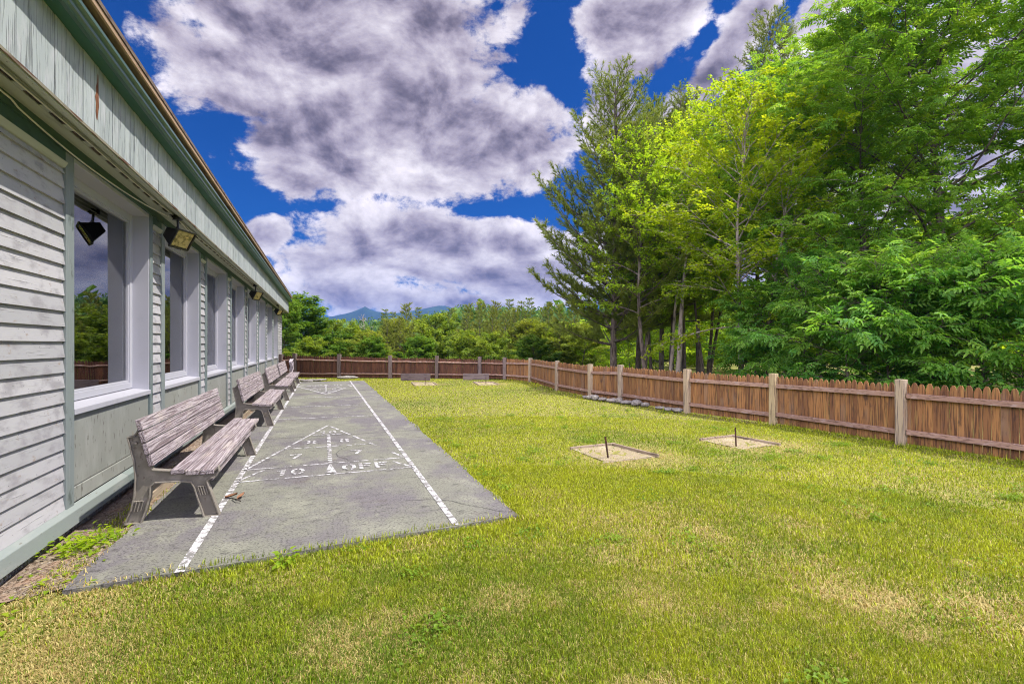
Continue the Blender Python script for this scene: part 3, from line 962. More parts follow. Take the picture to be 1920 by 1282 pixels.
def bench(y, label):
    t = thing('park_bench', label, 'bench', (-1.2, y, 0), 'benches along the wall')
    for dy in (0.0, 2.6):
        b = MB()
        b.prism_y(prof, y + dy - .009, y + dy + .009)
        for i in range(len(prof)):
            p, q_ = Vector((prof[i][0], 0, prof[i][1])), Vector((prof[(i + 1) % len(prof)][0], 0, prof[(i + 1) % len(prof)][1]))
            if (q_ - p).length < .004:
                continue
            d = (q_ - p).normalized()
            nn = Vector((d.z, 0, -d.x)) * .006
            e = d * .004
            b.hexa([(p - e - nn + Vector((0, y + dy - .034, 0))), (q_ + e - nn + Vector((0, y + dy - .034, 0))), (q_ + e + nn + Vector((0, y + dy - .034, 0))), (p - e + nn + Vector((0, y + dy - .034, 0))),
                    (p - e - nn + Vector((0, y + dy + .034, 0))), (q_ + e - nn + Vector((0, y + dy + .034, 0))), (q_ + e + nn + Vector((0, y + dy + .034, 0))), (p - e + nn + Vector((0, y + dy + .034, 0)))], .5)
        # ribbed pads low on both legs
        for (x0, x1, z0, z1) in ((-1.03, -.972, .19, .27), (-1.50, -1.43, .10, .185)):
            for i in range(4):
                xx = x0 + (x1 - x0) * i / 3
                b.bar((xx - .02 * (1 if x0 < -1.2 else -1) , y + dy - .022, z0), (xx, y + dy - .022, z1), .008, .012, (0, 1, 0))
            b.bar((x0, y + dy - .02, z1), (x1, y + dy - .02, z1), .008, .016, (0, 1, 0))
        b.tube([(-1.482, y + dy - .04, .675), (-1.482, y + dy - .008, .675)], .011, 8)
        b.build('bench_end', M['bench_end'], t, bevel=.003)
    # back boards, tilted
    B0, B1 = Vector((-1.345, 0, .478)), Vector((-1.447, 0, .885))
    dirn = (B1 - B0).normalized()
    nrm = Vector((dirn.z, 0, -dirn.x))
    L = (B1 - B0).length
    for k in range(4):
        a = B0 + dirn * (L * k / 4 + .005)
        c = B0 + dirn * (L * (k + 1) / 4 - .005)
        w0 = y - .055 + rnd.uniform(-.008, .008)
        b = MB()
        th = .04
        vs = [a, a - nrm * th, c - nrm * th, c]
        b.prism_y([(p.x, p.z) for p in vs], w0, w0 + 3.33 + rnd.uniform(-.01, .01))
        b.build('back_board', M['bench_wood'], t, bevel=.006)
    for k in range(3):
        x0 = -1.232 + k * .112
        w0 = y - .045 + rnd.uniform(-.012, .012)
        b = MB()
        z0 = .378 + (0.012 if k == 0 else 0) - (.004 if k == 2 else 0)
        b.box(x0, x0 + .105, w0, w0 + 3.33, z0, z0 + .042)
        b.build('seat_board', M['bench_wood'], t, bevel=.006)
    b = MB(); b.box(-.955, -.925, y + .03, y + 2.58, .30, .365); b.build('front_stretcher', M['bench_wood'], t)
    return t


bench(5.16, 'weathered wooden bench nearest the camera beside the first window')
bench(10.44, 'second weathered wooden bench along the wall, just past the nearest one')
bench(15.1, 'third weathered wooden bench along the wall, backrest half hidden')
bench(19.0, 'farthest weathered wooden bench by the white hose coil')

b = MB()
y = 5.9
while y < 22.4:
    b.box(-1.655, -1.565, y, y + 2.38, -.06, .055 + rnd.uniform(-.008, .01))
    y += 2.4
tag(b.build('timber_edging', M['timber'], bevel=.006), 'grey timber edging laid along the court behind the benches', 'edging')

# hose coil at the far end of the wall
b = MB()
for k in range(7):
    r_ = .30 - .012 * (k % 3)
    b.tube([(-1.32 + .018 * k + .03 * math.sin(i), 23.3 - .02 * k + r_ * .55 * math.cos(i * 2 * PI / 28), .62 + r_ * math.sin(i * 2 * PI / 28)) for i in range(29)], .012, 6)
hz = b
t = thing('hose_reel', 'white garden hose coil hanging by the far corner of the building', 'hose', (-1.3, 23.3, 0))
hz.build('hose', M['hose'], t, smooth=True)
b = MB(); b.box(-1.36, -1.30, 23.2, 23.28, -.05, .70); b.box(-1.36, -1.16, 23.2, 23.28, .58, .64); b.build('post', M['post_dark'], t)

# ------------------------------------------------------------------ fences
def pickets(mb, p, q_, z0, z1, w_, th, off):
    p, q_ = Vector((*p, 0)), Vector((*q_, 0))
    d = (q_ - p).normalized()
    nn = Vector((-d.y, d.x, 0))
    L = (q_ - p).length
    n_ = int(L / (w_ + .006))
    st = L / n_
    for i in range(n_):
        c = p + d * ((i + .5) * st)
        hw = (st - .005 + rnd.uniform(-.006, .004)) / 2
        top = z0[1] + (z1[1] - z0[1]) * (i + .5) / n_ + rnd.uniform(-.02, .02)
        bot = z0[0] + (z1[0] - z0[0]) * (i + .5) / n_
        ln = rnd.uniform(-.006, .006)
        sh = [(-hw, bot), (hw, bot), (hw + ln, top - .085), (hw * .72 + ln, top - .03), (hw * .3 + ln, top), (-hw * .3 + ln, top), (-hw * .72 + ln, top - .03), (-hw + ln, top - .085)]
        oo = off + rnd.uniform(-.004, .004)
        f0 = [c + d * a + nn * oo + Vector((0, 0, z)) for a, z in sh]
        f1 = [v_ + nn * th for v_ in f0]
        m_ = len(sh)
        mb.add(f0 + f1, [tuple(range(m_)), tuple(range(2 * m_ - 1, m_ - 1, -1))] + [(k, k + m_, (k + 1) % m_ + m_, (k + 1) % m_) for k in range(m_)])


def fence(name, label, posts, ptop, side, pw, round_rail, pm, picket_h, pick='picket'):
    t = thing(name, label, 'fence', (*posts[0], 0))
    for k, p in enumerate(posts):
        b = MB()
        q_ = posts[min(k + 1, len(posts) - 1)]
        o_ = posts[max(k - 1, 0)]
        ang_ = math.atan2(q_[1] - o_[1], q_[0] - o_[0])
        hw = pw / 2 * rnd.uniform(.94, 1.05)
        co_ = [(hw * math.cos(ang_ + a), hw * math.sin(ang_ + a)) for a in (PI / 4, 3 * PI / 4, 5 * PI / 4, 7 * PI / 4)]
        r2 = math.sqrt(2)
        lx, ly = rnd.uniform(-.012, .012), rnd.uniform(-.012, .012)
        b.hexa([(p[0] + x * r2, p[1] + y * r2, -.25) for x, y in co_] + [(p[0] + x * r2 + lx, p[1] + y * r2 + ly, ptop[k]) for x, y in co_])
        b.build('post', pm[k % len(pm)], t, bevel=.006)
    for k in range(len(posts) - 1):
        p, q_ = Vector((*posts[k], 0)), Vector((*posts[k + 1], 0))
        d = (q_ - p).normalized()
        nn = Vector((-d.y, d.x, 0)) * side
        b = MB()
        g0 = pw / 2 + .01
        h0, h1 = ptop[k] - picket_h, ptop[k + 1] - picket_h
        pa, pb = p + d * .01 + nn * .028, q_ - d * .01 + nn * .028
        pickets(b, pa.xy, pb.xy, (.0, h0), (.0, h1), .088, .017 * side, 0)
        pnl = b.build('picket_panel', M[pick], t)
        for (f0, f1, hh) in ((.30, .27, .075), (h0 - .19, h1 - .19, .075)):
            zr0 = (.175 if f0 == .30 else f0) + rnd.uniform(-.012, .012)
            zr1 = (.175 if f0 == .30 else f1) + rnd.uniform(-.012, .012)
            b = MB()
            a = p + d * g0 - nn * .012
            c = q_ - d * g0 - nn * .012
            if round_rail:
                n_ = 6
                b.tube([a.lerp(c, i / n_) + Vector((0, 0, zr0 + (zr1 - zr0) * i / n_ + (rnd.uniform(-.012, .012) if 0 < i < n_ else 0))) for i in range(n_ + 1)], .036, 7)
            else:
                b.bar(a + Vector((0, 0, zr0)), c + Vector((0, 0, zr1)), .042, hh)
            b.build('rail', M['rail'], pnl, bevel=0 if round_rail else .005)
    return t


far = [(-2.0 + .12, 26.28), (-1.25, 25.95), (.67, 24.93), (2.87, 23.90), (4.83, 23.05), (6.62, 22.18), (7.54, 21.40)]
fence('picket_fence', 'weathered brown picket fence with log rails across the far end of the yard', far, [1.08, 1.12, 1.08, 1.03, 1.01, .98, .96], 1, .15, True, [M['post_dark']], .10, 'picket_dark')
rgt = [(7.54, 21.40), (8.02, 19.6), (7.32, 15.55), (7.26, 13.14), (7.50, 11.9), (7.66, 9.42), (8.12, 7.50), (8.31, 5.30), (8.66, 2.75), (8.9, .2)]
fence('picket_fence', 'reddish brown picket fence with pale square posts along the right side of the lawn', rgt[1:], [.96, .98, .95, .97, .96, .955, .975, .97, .97], 1, .125, False,
      [M['post_grey'], M['post_grey'], M['post_grey'], M['post_grey'], M['post_grey'], M['post'], M['post_grey'], M['post']][:8], .055)
# the short return between the two
fence('picket_fence', 'short angled picket fence section joining far fence to right fence', [rgt[0], rgt[1]], [.955, .965], 1, .12, False, [M['post_grey']], .06)


def rock(x, y, sx, sy, sz, label, grp='stones along the right fence', z=0.0):
    n1, n2 = 9, 14
    vs = [(0, 0, 1.0)]
    rr = random.Random(int(x * 1000 + y * 77))
    ph = [rr.uniform(0, 6) for _ in range(5)]
    for i in range(1, n1):
        for k in range(n2):
            th, f_ = PI * i / n1, 2 * PI * k / n2
            q_ = 1 + .16 * math.sin(2 * f_ + ph[0] + th) + .11 * math.sin(3 * f_ + ph[1]) * math.sin(2 * th + ph[2]) + .07 * math.sin(5 * f_ + ph[3] + 3 * th) + rr.uniform(-.05, .05)
            vs.append((q_ * math.sin(th) * math.cos(f_), q_ * math.sin(th) * math.sin(f_), max(-.6, min(.72, math.cos(th) * q_))))
    vs.append((0, 0, -.6))
    fs = [(0, 1 + k, 1 + (k + 1) % n2) for k in range(n2)]
    for i in range(n1 - 2):
        for k in range(n2):
            a, c = 1 + i * n2 + k, 1 + i * n2 + (k + 1) % n2
            fs.append((a, a + n2, c + n2, c))
    l_ = 1 + (n1 - 2) * n2
    fs += [(l_ + k, len(vs) - 1, l_ + (k + 1) % n2) for k in range(n2)]
    a = rr.uniform(0, PI)
    ca, sa = math.cos(a), math.sin(a)
    b = MB()
    b.add([(x + (p[0] * ca - p[1] * sa) * sx, y + (p[0] * sa + p[1] * ca) * sy, z + p[2] * sz + sz * .45) for p in vs], fs)
    tag(b.build('rock', M['rock'], smooth=True), label, 'rock', grp)


RK = [(7.02, 13.0, .10, .09, .05, 'low stone left of the fence post in the stone row'), (7.10, 12.72, .17, .12, .08, 'flat stone of the pile between two fence posts'),
      (7.06, 12.50, .12, .14, .10, 'tallest stone of the pile between two fence posts'), (7.16, 12.28, .15, .1, .06, 'thin slab leaning at the right of the stone pile'),
      (7.24, 11.86, .2, .12, .07, 'flat stone at the foot of the leaning grey fence post'), (7.30, 11.70, .09, .09, .09, 'small upright stone beside the leaning grey post'),
      (7.34, 11.40, .2, .12, .06, 'long low stone right of the leaning grey post'), (7.40, 11.02, .17, .13, .10, 'rounded pale boulder midway along the fence bay'),
      (7.46, 10.74, .11, .09, .07, 'pointed stone just right of the rounded boulder'), (7.50, 10.20, .13, .09, .04, 'half buried flat stone at the fence foot'),
      (7.50, 9.86, .15, .1, .05, 'low flat stone before the straight fence post'), (7.54, 9.62, .12, .1, .06, 'small stone touching the straight fence post')]
for r_ in RK:
    rock(*r_)
for i, (x, y) in enumerate([(-1.15, 23.1), (-.95, 23.4), (-.75, 23.05), (-.5, 23.3), (-.25, 23.1), (-.62, 22.8), (-.1, 23.35)]):
    rock(x, y, .2, .13, .05, 'flat pale stone in the heap at the far left end of the court', 'flat stones heaped past the court')
rock(1.0, 24.3, .42, .16, .09, 'broad flat stone under the far fence beyond the court', 'flat stones heaped past the court')

# ------------------------------------------------------------------ horseshoe pits
def pit(k, stake, tilt, label, slabel):
    P = [Vector((*p, 0)) for p in PITS[k]]
    t = thing('horseshoe_pit', label, 'horseshoe pit', (P[0].x, P[0].y, 0), 'horseshoe pits')
    c = sum(P, Vector()) / 4
    nn = 12
    vs, fs = [], []
    for i in range(nn + 1):
        for j in range(nn + 1):
            p = P[3].lerp(P[2], i / nn).lerp(P[0].lerp(P[1], i / nn), j / nn)
            e = min(i, nn - i, j, nn - j) / nn
            vs.append((p.x, p.y, -.022 - .006 * min(1, e * 4) + rnd.uniform(-.006, .006)))
    for i in range(nn):
        for j in range(nn):
            a = i * (nn + 1) + j
            fs.append((a, a + nn + 1, a + nn + 2, a + 1))
    b = MB(); b.add(vs, fs); b.build('sand', M['sand'], t, smooth=True)
    for i in range(4):
        if k == 1 and i in (2,):
            continue
        if i == 3 and k < 2:
            continue                                   # the near-left board is buried in the turf
        a, c_ = P[i], P[(i + 1) % 4]
        d = (c_ - a).normalized()
        b = MB()
        dz = -.035 if (i == 2) else -.004
        b.bar(a - d * .02 + Vector((0, 0, -.046 + dz + rnd.uniform(-.006, .006))), c_ + d * .05 + Vector((0, 0, -.046 + dz + rnd.uniform(-.008, .006))), .034, .12)
        b.build('board', M['timber'], t, bevel=.004)
    sx, sy = stake
    b = MB(); b.tube([(sx, sy, -.05), (sx + tilt[0], sy + tilt[1], .262)], .0125, 8)
    tag(b.build('stake', M['rust'], smooth=False), slabel, 'stake', 'horseshoe stakes')


pit(0, (3.62, 6.06), (-.035, .02), 'sand horseshoe pit nearest the court on the lawn', 'rusty leaning iron stake in the pit nearest the court')
pit(1, (5.84, 6.08), (-.008, .01), 'sand horseshoe pit near the right fence, front edge grown over', 'upright rusty stake in the pit near the right fence')
pit(2, (3.66, 19.6), (0, .01), 'far horseshoe pit behind the court side, below left backboard', 'dark stake in the far left pit')
pit(3, (5.94, 19.1), (.01, .01), 'far horseshoe pit close to the fence corner, below right backboard', 'dark stake in the far right pit')
for (a, c_, z1, lab) in (((3.10, 22.2), (4.28, 21.75), .27, 'wide dark plank backboard behind the far left pit'), ((5.72, 21.75), (6.78, 21.35), .24, 'narrower dark plank backboard behind the far right pit')):
    b = MB(); b.bar((*a, z1 / 2), (*c_, z1 / 2), .05, z1 + .04)
    tag(b.build('backboard', M['board_dark'], bevel=.006), lab, 'backboard', 'horseshoe backboards')

# dry leaves by the first bench
for (x, y, a, w_, l_, lab) in ((-.85, 5.66, .3, .05, .11, 'curled brown dry leaf on white court line by the near bench foot'), (-.76, 5.62, 1.2, .045, .13, 'longer tan dry leaf pointing right of the court line'),):
    b = MB()
    vs, fs = [], []
    for i in range(7):
        for k in (-1, 0, 1):
            tt = i / 6
            ww = w_ * math.sin(PI * min(1, tt * .9 + .08)) * .5
            lx, ly = (tt - .5) * l_, k * ww
            vs.append((x + lx * math.cos(a) - ly * math.sin(a), y + lx * math.sin(a) + ly * math.cos(a), .012 + abs(k) * .018 + .02 * tt * tt))
    for i in range(6):
        for k in range(2):
            q_ = i * 3 + k
            fs.append((q_, q_ + 3, q_ + 4, q_ + 1))
    b.add(vs, fs)
    tag(b.build('dead_leaf', M['dry_leaf'], smooth=True), lab, 'leaf', 'dry leaves on the court')
b = MB(); b.tube([(-.83, 5.6, .012), (-.78, 5.5, .03), (-.74, 5.46, .02)], .006, 5)
tag(b.build('twig', M['bark'], smooth=True), 'short dark twig on the court beside the dry leaves', 'twig')

# ------------------------------------------------------------------ vegetation
def frames(d, up, rng):
    """orthonormal frames (n,3,3) whose columns are: along d, across, normal near up"""
    d = d / np.maximum(np.linalg.norm(d, axis=1, keepdims=True), 1e-6)
    x = np.cross(up, d)
    x /= np.maximum(np.linalg.norm(x, axis=1, keepdims=True), 1e-6)
    return np.stack([d, x, np.cross(d, x)], -1)


def scatter(tv, tf, pos, fr, sc, var, tvar=None):
    """copies of a template (tv verts, tf list of index arrays) at many places"""
    n, m_ = len(pos), len(tv)
    vs = np.einsum('nij,mj->nmi', fr, tv) * sc[:, None, None] + pos[:, None]
    fs = [(f[None] + (np.arange(n) * m_)[:, None, None]).reshape(-1, f.shape[1]) for f in tf]
    vr = np.repeat(var, m_)
    if tvar is not None:
        vr = np.clip(vr + np.tile(tvar, n), 0, 1)
    return vs.reshape(-1, 3), fs, vr


def leaflet(L, W, cx=0.0, cy=0.0, ang_=0.0, droop=.25, fold=.18):
    """one pointed leaf folded along its midrib: 6 verts, 2 quads"""
    p = np.array([[0, 0, 0], [.38 * L, W / 2, fold * W], [.72 * L, W * .36, fold * W - droop * L * .45], [L, 0, -droop * L],
                  [.72 * L, -W * .36, fold * W - droop * L * .45], [.38 * L, -W / 2, fold * W]], float)
    c, s_ = math.cos(ang_), math.sin(ang_)
    r = p.copy()
    r[:, 0], r[:, 1] = p[:, 0] * c - p[:, 1] * s_ + cx, p[:, 0] * s_ + p[:, 1] * c + cy
    return r, np.array([[0, 3, 2, 1], [0, 5, 4, 3]])


def merge(parts):
    vs, fs, o = [], [], 0
    for v_, f in parts:
        vs.append(v_)
        fs.append(f + o)
        o += len(v_)
    return np.concatenate(vs), [np.concatenate(fs)]


def pinnate(n=3, L=.13, W=.052, step=.075):
    ps = []
    for k in range(n):
        for s_ in (1, -1):
            ps.append(leaflet(L * (1 - .08 * k), W, .05 + k * step, 0, s_ * 1.0, .3))
    ps.append(leaflet(L * 1.05, W, .05 + n * step - .03, 0, 0, .35))
    v_, f = merge(ps)
    v_[:, 2] -= (v_[:, 0] / .35) ** 2 * .06
    return v_, f


def fan(n=5, L=.1, W=.07, r=.06, seed=0):
    rg = np.random.default_rng(seed)
    ps = []
    for k in range(n):
        a = -1.5 + 3.0 * k / max(1, n - 1) + rg.uniform(-.25, .25)
        v_, f = leaflet(L * rg.uniform(.8, 1.2), W, r * math.cos(a) + .02, r * math.sin(a), a, rg.uniform(.1, .5), rg.uniform(-.2, .3))
        v_[:, 2] += rg.uniform(-.03, .03)
        ps.append((v_, f))
    return merge(ps)


def tuft(n=14, L=.22, W=.02, seed=0, spread=.75):
    rg = np.random.default_rng(seed)
    vs, fs = [], []
    for k in range(n):
        a, t = rg.uniform(0, 2 * PI), rg.uniform(.15, spread)
        d = np.array([math.cos(t), math.sin(t) * math.cos(a), math.sin(t) * math.sin(a)])
        x = np.cross(d, rg.normal(size=3))
        x /= np.linalg.norm(x)
        b0 = np.array([rg.uniform(0, .10), 0, 0])
        l_ = L * rg.uniform(.7, 1.1)
        vs += [b0 - x * W * .5, b0 + x * W * .5, b0 + d * l_ + x * W * .25, b0 + d * l_ - x * W * .25]
        fs.append([4 * k, 4 * k + 1, 4 * k + 2, 4 * k + 3])
    return np.array(vs), [np.array(fs)]


def tubes_np(lines_, n=5):
    """many tapering polylines -> one vertex / face array"""
    V, Fq, o = [], [], 0
    for pts, r0, r1, nn in lines_:
        p = np.asarray(pts, float)
        m_ = len(p)
        d = np.gradient(p, axis=0)
        d /= np.maximum(np.linalg.norm(d, axis=1, keepdims=True), 1e-6)
        ref = np.array([.32, .11, .94]) if abs(d[0, 2]) < .8 else np.array([.94, .3, .1])
        x = np.cross(d, ref)
        x /= np.linalg.norm(x, axis=1, keepdims=True)
        y = np.cross(d, x)
        r = np.linspace(0, 1, m_) ** .85 * (r1 - r0) + r0
        t = np.arange(nn) * 2 * PI / nn
        v_ = p[:, None] + (x[:, None] * np.cos(t)[None, :, None] + y[:, None] * np.sin(t)[None, :, None]) * r[:, None, None]
        V.append(v_.reshape(-1, 3))
        i, k = np.meshgrid(np.arange(m_ - 1), np.arange(nn), indexing='ij')
        Fq.append(np.stack([i * nn + k, i * nn + (k + 1) % nn, (i + 1) * nn + (k + 1) % nn, (i + 1) * nn + k], -1).reshape(-1, 4) + o)
        o += m_ * nn
    return np.concatenate(V), [np.concatenate(Fq)]


def curve(p, d, L, n, bend, rng, wob=.08):
    """polyline of n points from p along d, bending towards the vector bend"""
    pts = [p]
    d = d / np.linalg.norm(d)
    for i in range(n - 1):
        d = d + bend / (n - 1) + rng.normal(size=3) * wob
        d = d / np.linalg.norm(d)
        pts.append(pts[-1] + d * L / (n - 1))
    return np.array(pts)


def broadleaf(name, pos, H, Rc, label, mats, base=.25, seed=1, tmpl='pinnate', limbs=30, subs=8, per=7, scale=1.0, tr=.13, bark='bark', shape=1.0,
              group=None, stems=1, lean=(0, 0), up0=.35, cat='tree', lo_r=.75, vtop=.35):
    rng = np.random.default_rng(seed)
    z0 = float(height(pos[0], pos[1]))
    root = thing(name, label, cat, (pos[0], pos[1], z0), group)
    wood, A, D, W_ = [], [], [], []
    for st in range(stems):
        ld = np.array([lean[0] + (rng.normal() * .12 if stems > 1 else 0), lean[1] + (rng.normal() * .12 if stems > 1 else 0), 1.0])
        tk = curve(np.array([rng.normal() * .15 * (stems > 1), rng.normal() * .15 * (stems > 1), -.3]), ld, H * .97, 14, np.array([0, 0, .15]), rng, .035)
        wood.append((tk, tr / math.sqrt(stems), .012, 9))
        nl = limbs // stems
        for i in range(nl):
            t = base + (1 - base) * ((i + .5) / nl) ** .9
            q_ = t * (len(tk) - 1)
            k = min(int(q_), len(tk) - 2)
            p = tk[k] + (tk[k + 1] - tk[k]) * (q_ - k)
            s_ = (t - base) / (1 - base)
            prof_ = (math.sin(PI * min(1, (s_ * .80 + .16))) ** .8) * shape + (1 - shape) * (1 - s_)
            if s_ < .25:
                prof_ = max(prof_, lo_r)
            L = Rc * prof_ * rng.uniform(.72, 1.12) + .25
            az = i * 2.399 + rng.uniform(-.4, .4)
            el = up0 + .75 * s_ + rng.uniform(-.12, .15)
            d = np.array([math.cos(az) * math.cos(el), math.sin(az) * math.cos(el), math.sin(el)])
            lb = curve(p, d, L, 7, np.array([0, 0, -.45 + .3 * s_]), rng, .07)
            wood.append((lb, max(.014, tr * .38 * (1 - .7 * s_)), .006, 5))
            ns = max(3, int(subs * L / Rc + 1))
            for j in range(ns):
                u = .22 + .78 * (j + .6) / ns
                qq = u * 6
                kk = min(int(qq), 5)
                sp = lb[kk] + (lb[kk + 1] - lb[kk]) * (qq - kk)
                dd = lb[kk + 1] - lb[kk]
                dd /= np.linalg.norm(dd)
                side = np.cross(dd, [0, 0, 1.0])
                side /= max(1e-6, np.linalg.norm(side))
                sd = dd * .75 + side * (1 if j % 2 else -1) * rng.uniform(.5, 1.0) + np.array([0, 0, rng.uniform(-.1, .35)])
                sl2 = (L * .42 * (1 - .45 * u) + .22) * rng.uniform(.7, 1.2)
                sb = curve(sp, sd, sl2, 5, np.array([0, 0, -.3]), rng, .1)
                wood.append((sb, .010, .004, 3))
                npz = max(2, int(per * sl2 / .9))
                uu = rng.uniform(.15, 1.0, npz)
                ki = np.minimum((uu * 4).astype(int), 3)
                pp = sb[ki] + (sb[ki + 1] - sb[ki]) * (uu * 4 - ki)[:, None]
                tang = sb[ki + 1] - sb[ki]
                tang /= np.linalg.norm(tang, axis=1, keepdims=True)
                A.append(pp + rng.normal(size=pp.shape) * .05)
                D.append(tang + rng.normal(size=pp.shape) * np.array([.65, .65, .28]) + np.array([0, 0, -.12]))
                W_.append(np.full(npz, s_))
    v_, f = tubes_np(wood)
    mesh_np('trunk', v_, f, M[bark], np.full(len(v_), .5), root, smooth=True)
    A, D, W_ = np.concatenate(A), np.concatenate(D), np.concatenate(W_)
    n = len(A)
    up = np.tile([0, 0, 1.0], (n, 1)) + rng.normal(size=(n, 3)) * .38
    fr = frames(D, up, rng)
    tv, tf = TMPL[tmpl]
    sc = rng.uniform(.75, 1.2, n) * scale
    clump = fbm(A[:, 0] * .9 + A[:, 2] * .5 + seed, A[:, 1] * .9 + A[:, 2] * .7 + seed * 3, seed, 2)
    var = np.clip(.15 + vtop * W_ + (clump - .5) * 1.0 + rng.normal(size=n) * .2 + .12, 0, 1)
    v_, f, vr = scatter(tv, tf, A, fr, sc, var)
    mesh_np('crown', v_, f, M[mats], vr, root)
    return root


def conifer(name, pos, H, Rc, label, mats, base=.15, seed=1, whorls=18, arms=6, tmpl='tuft', scale=1.0, tr=.16, bark='bark', droop=-.1, tip=.5, group=None,
            irregular=.25, per=5, power=.8, stride=.26):
    rng = np.random.default_rng(seed)
    z0 = float(height(pos[0], pos[1]))
    root = thing(name, label, 'tree', (pos[0], pos[1], z0), group)
    wood, A, D, W_, S_ = [], [], [], [], []
    tk = curve(np.array([0, 0, -.3]), np.array([rng.normal() * .01, rng.normal() * .01, 1]), H + .3, 14, np.zeros(3), rng, .012)
    wood.append((tk, tr, .012, 9))
    for i in range(whorls):
        s_ = (i + .3) / whorls
        t = base + (1 - base) * s_
        q_ = t * 13
        k = min(int(q_), 12)
        p = tk[k] + (tk[k + 1] - tk[k]) * (q_ - k)
        az0 = rng.uniform(0, 6.28)
        for j in range(arms):
            if rng.random() < .08:
                continue
            az = az0 + j * 2 * PI / arms + rng.uniform(-.3, .3)
            L = Rc * ((1 - s_) ** power) * rng.uniform(1 - irregular * 1.6, 1 + irregular) + .22
            if s_ < .12:
                L *= .85
            el = droop + .75 * s_ + rng.uniform(-.1, .1)
            d = np.array([math.cos(az) * math.cos(el), math.sin(az) * math.cos(el), math.sin(el)])
            lb = curve(p + np.array([0, 0, rng.uniform(-.15, .15)]), d, L, 7, np.array([0, 0, tip]), rng, .05)
            wood.append((lb, .012 + .012 * L, .005, 4))
            nst = max(2, int(L / stride))
            for m_ in range(nst):
                u = .18 + .82 * (m_ + rng.uniform(.2, .9)) / nst
                qq = u * 6
                kk = min(int(qq), 5)
                sp = lb[kk] + (lb[kk + 1] - lb[kk]) * (qq - kk)
                dd = lb[kk + 1] - lb[kk]
                dd /= np.linalg.norm(dd)
                side = np.cross(dd, [0, 0, 1.0])
                side /= max(1e-6, np.linalg.norm(side))
                sgn = 1 if m_ % 2 else -1
                sl2 = min(.30 + .26 * L * (1 - u) + .1, 1.1) * rng.uniform(.6, 1.15)
                sd = dd * .8 + side * sgn * .75 + np.array([0, 0, .14])
                sb = curve(sp, sd, sl2, 4, np.array([0, 0, tip * .35]), rng, .06)
                wood.append((sb, .006, .003, 3))
                npz = max(2, int(per * sl2 / .5))
                uu = np.linspace(.2, 1, npz)
                ki = np.minimum((uu * 3).astype(int), 2)
                pp = sb[ki] + (sb[ki + 1] - sb[ki]) * (uu * 3 - ki)[:, None]
                tg = sb[ki + 1] - sb[ki]
                A.append(pp)
                D.append(tg / np.linalg.norm(tg, axis=1, keepdims=True) + rng.normal(size=pp.shape) * .25 + np.array([0, 0, .12]))
                W_.append(uu * .35 + .35 * u)
                S_.append(np.full(npz, 1.08 - .45 * s_))
    A.append(tk[-3:]); D.append(np.tile([0, 0, 1.0], (3, 1))); W_.append(np.ones(3) * .5); S_.append(np.ones(3) * .6)
    v_, f = tubes_np(wood)
    mesh_np('trunk', v_, f, M[bark], np.full(len(v_), .5), root, smooth=True)
    A, D, W_ = np.concatenate(A), np.concatenate(D), np.concatenate(W_)
    n = len(A)
    fr = frames(D, np.tile([0, 0, 1.0], (n, 1)) + rng.normal(size=(n, 3)) * .5, rng)
    tv, tf = TMPL[tmpl]
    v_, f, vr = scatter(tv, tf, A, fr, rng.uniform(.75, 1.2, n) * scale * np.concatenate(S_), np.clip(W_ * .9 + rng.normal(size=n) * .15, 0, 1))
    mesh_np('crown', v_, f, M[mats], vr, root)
    return root


TMPL = {'pinnate': pinnate(), 'fan': fan(6, .12, .085, .07, 2), 'maple': fan(5, .10, .085, .07, 5), 'tuft': tuft(), 'farfan': fan(5, .17, .12, .13, 4),
        'fartuft': tuft(8, .40, .055, 3, .9), 'sprucetuft': tuft(9, .24, .045, 6, .8), 'bigfan': fan(5, .19, .11, .12, 8)}


def place(proto, pos, s, rz, label, group=None):
    c = copy_tree(proto)
    c.location = (pos[0], pos[1], float(height(pos[0], pos[1])))
    c.scale = s if hasattr(s, '__len__') else (s, s, s)
    c.rotation_euler = (0, 0, rz)
    c['label'] = label
    if group:
        c['group'] = group
    return c


def P(u, z):
    """ground point at depth z (m) in the direction u of the 1920 px wide photograph"""
    x = (u - 960) * z / 960
    return (z * .3453 + x * .9385, z * .9385 - x * .3453)


# --- trees behind the right fence
conifer('white_pine', P(1150, 26), 15.2, 4.7, 'tall white pine with long upswept branches reaching left over the fence', 'needle', .14, 11, 19, 6, 'tuft', 1.15, .2, per=6, tip=.6, droop=.05, irregular=.3, power=.42)
broadleaf('maple_tree', P(1212, 23), 11.6, 2.7, 'mid green tree just right of the tall pine, hiding its trunk side', 'fresh', .28, 21, 'maple', 42, 9, 9, 1.0, .12)
conifer('spruce_tree', P(1282, 32), 18.2, 3.0, 'slim spruce with thin spire rising behind the pale maple', 'needle', .2, 12, 24, 6, 'tuft', 1.2, .17, per=5, irregular=.2)
broadleaf('ash_tree', P(1330, 27.5), 15.0, 3.3, 'tall leafy tree behind the pale maple, dark double trunk', 'fresh', .3, 22, 'maple', 44, 9, 9, 1.15, .14, stems=2)
broadleaf('young_maple', P(1388, 18.6), 10.6, 3.6, 'lime yellow young maple with open crown and slim grey trunk', 'lime', .22, 23, 'maple', 40, 10, 11, .95, .115, 'bark_pale', up0=.3)
conifer('dark_pine', P(1438, 33), 23.6, 5.2, 'very tall dark pine topping the leafy trees against the sky', 'needle', .35, 13, 22, 7, 'tuft', 1.4, .25, per=5, irregular=.35, power=.6)
broadleaf('ash_tree', P(1475, 21.5), 14.2, 3.9, 'leafy tree with slim mottled trunk right of the lime maple', 'ash', .16, 24, 'pinnate', 54, 10, 10, 1.0, .13, 'bark_pale')
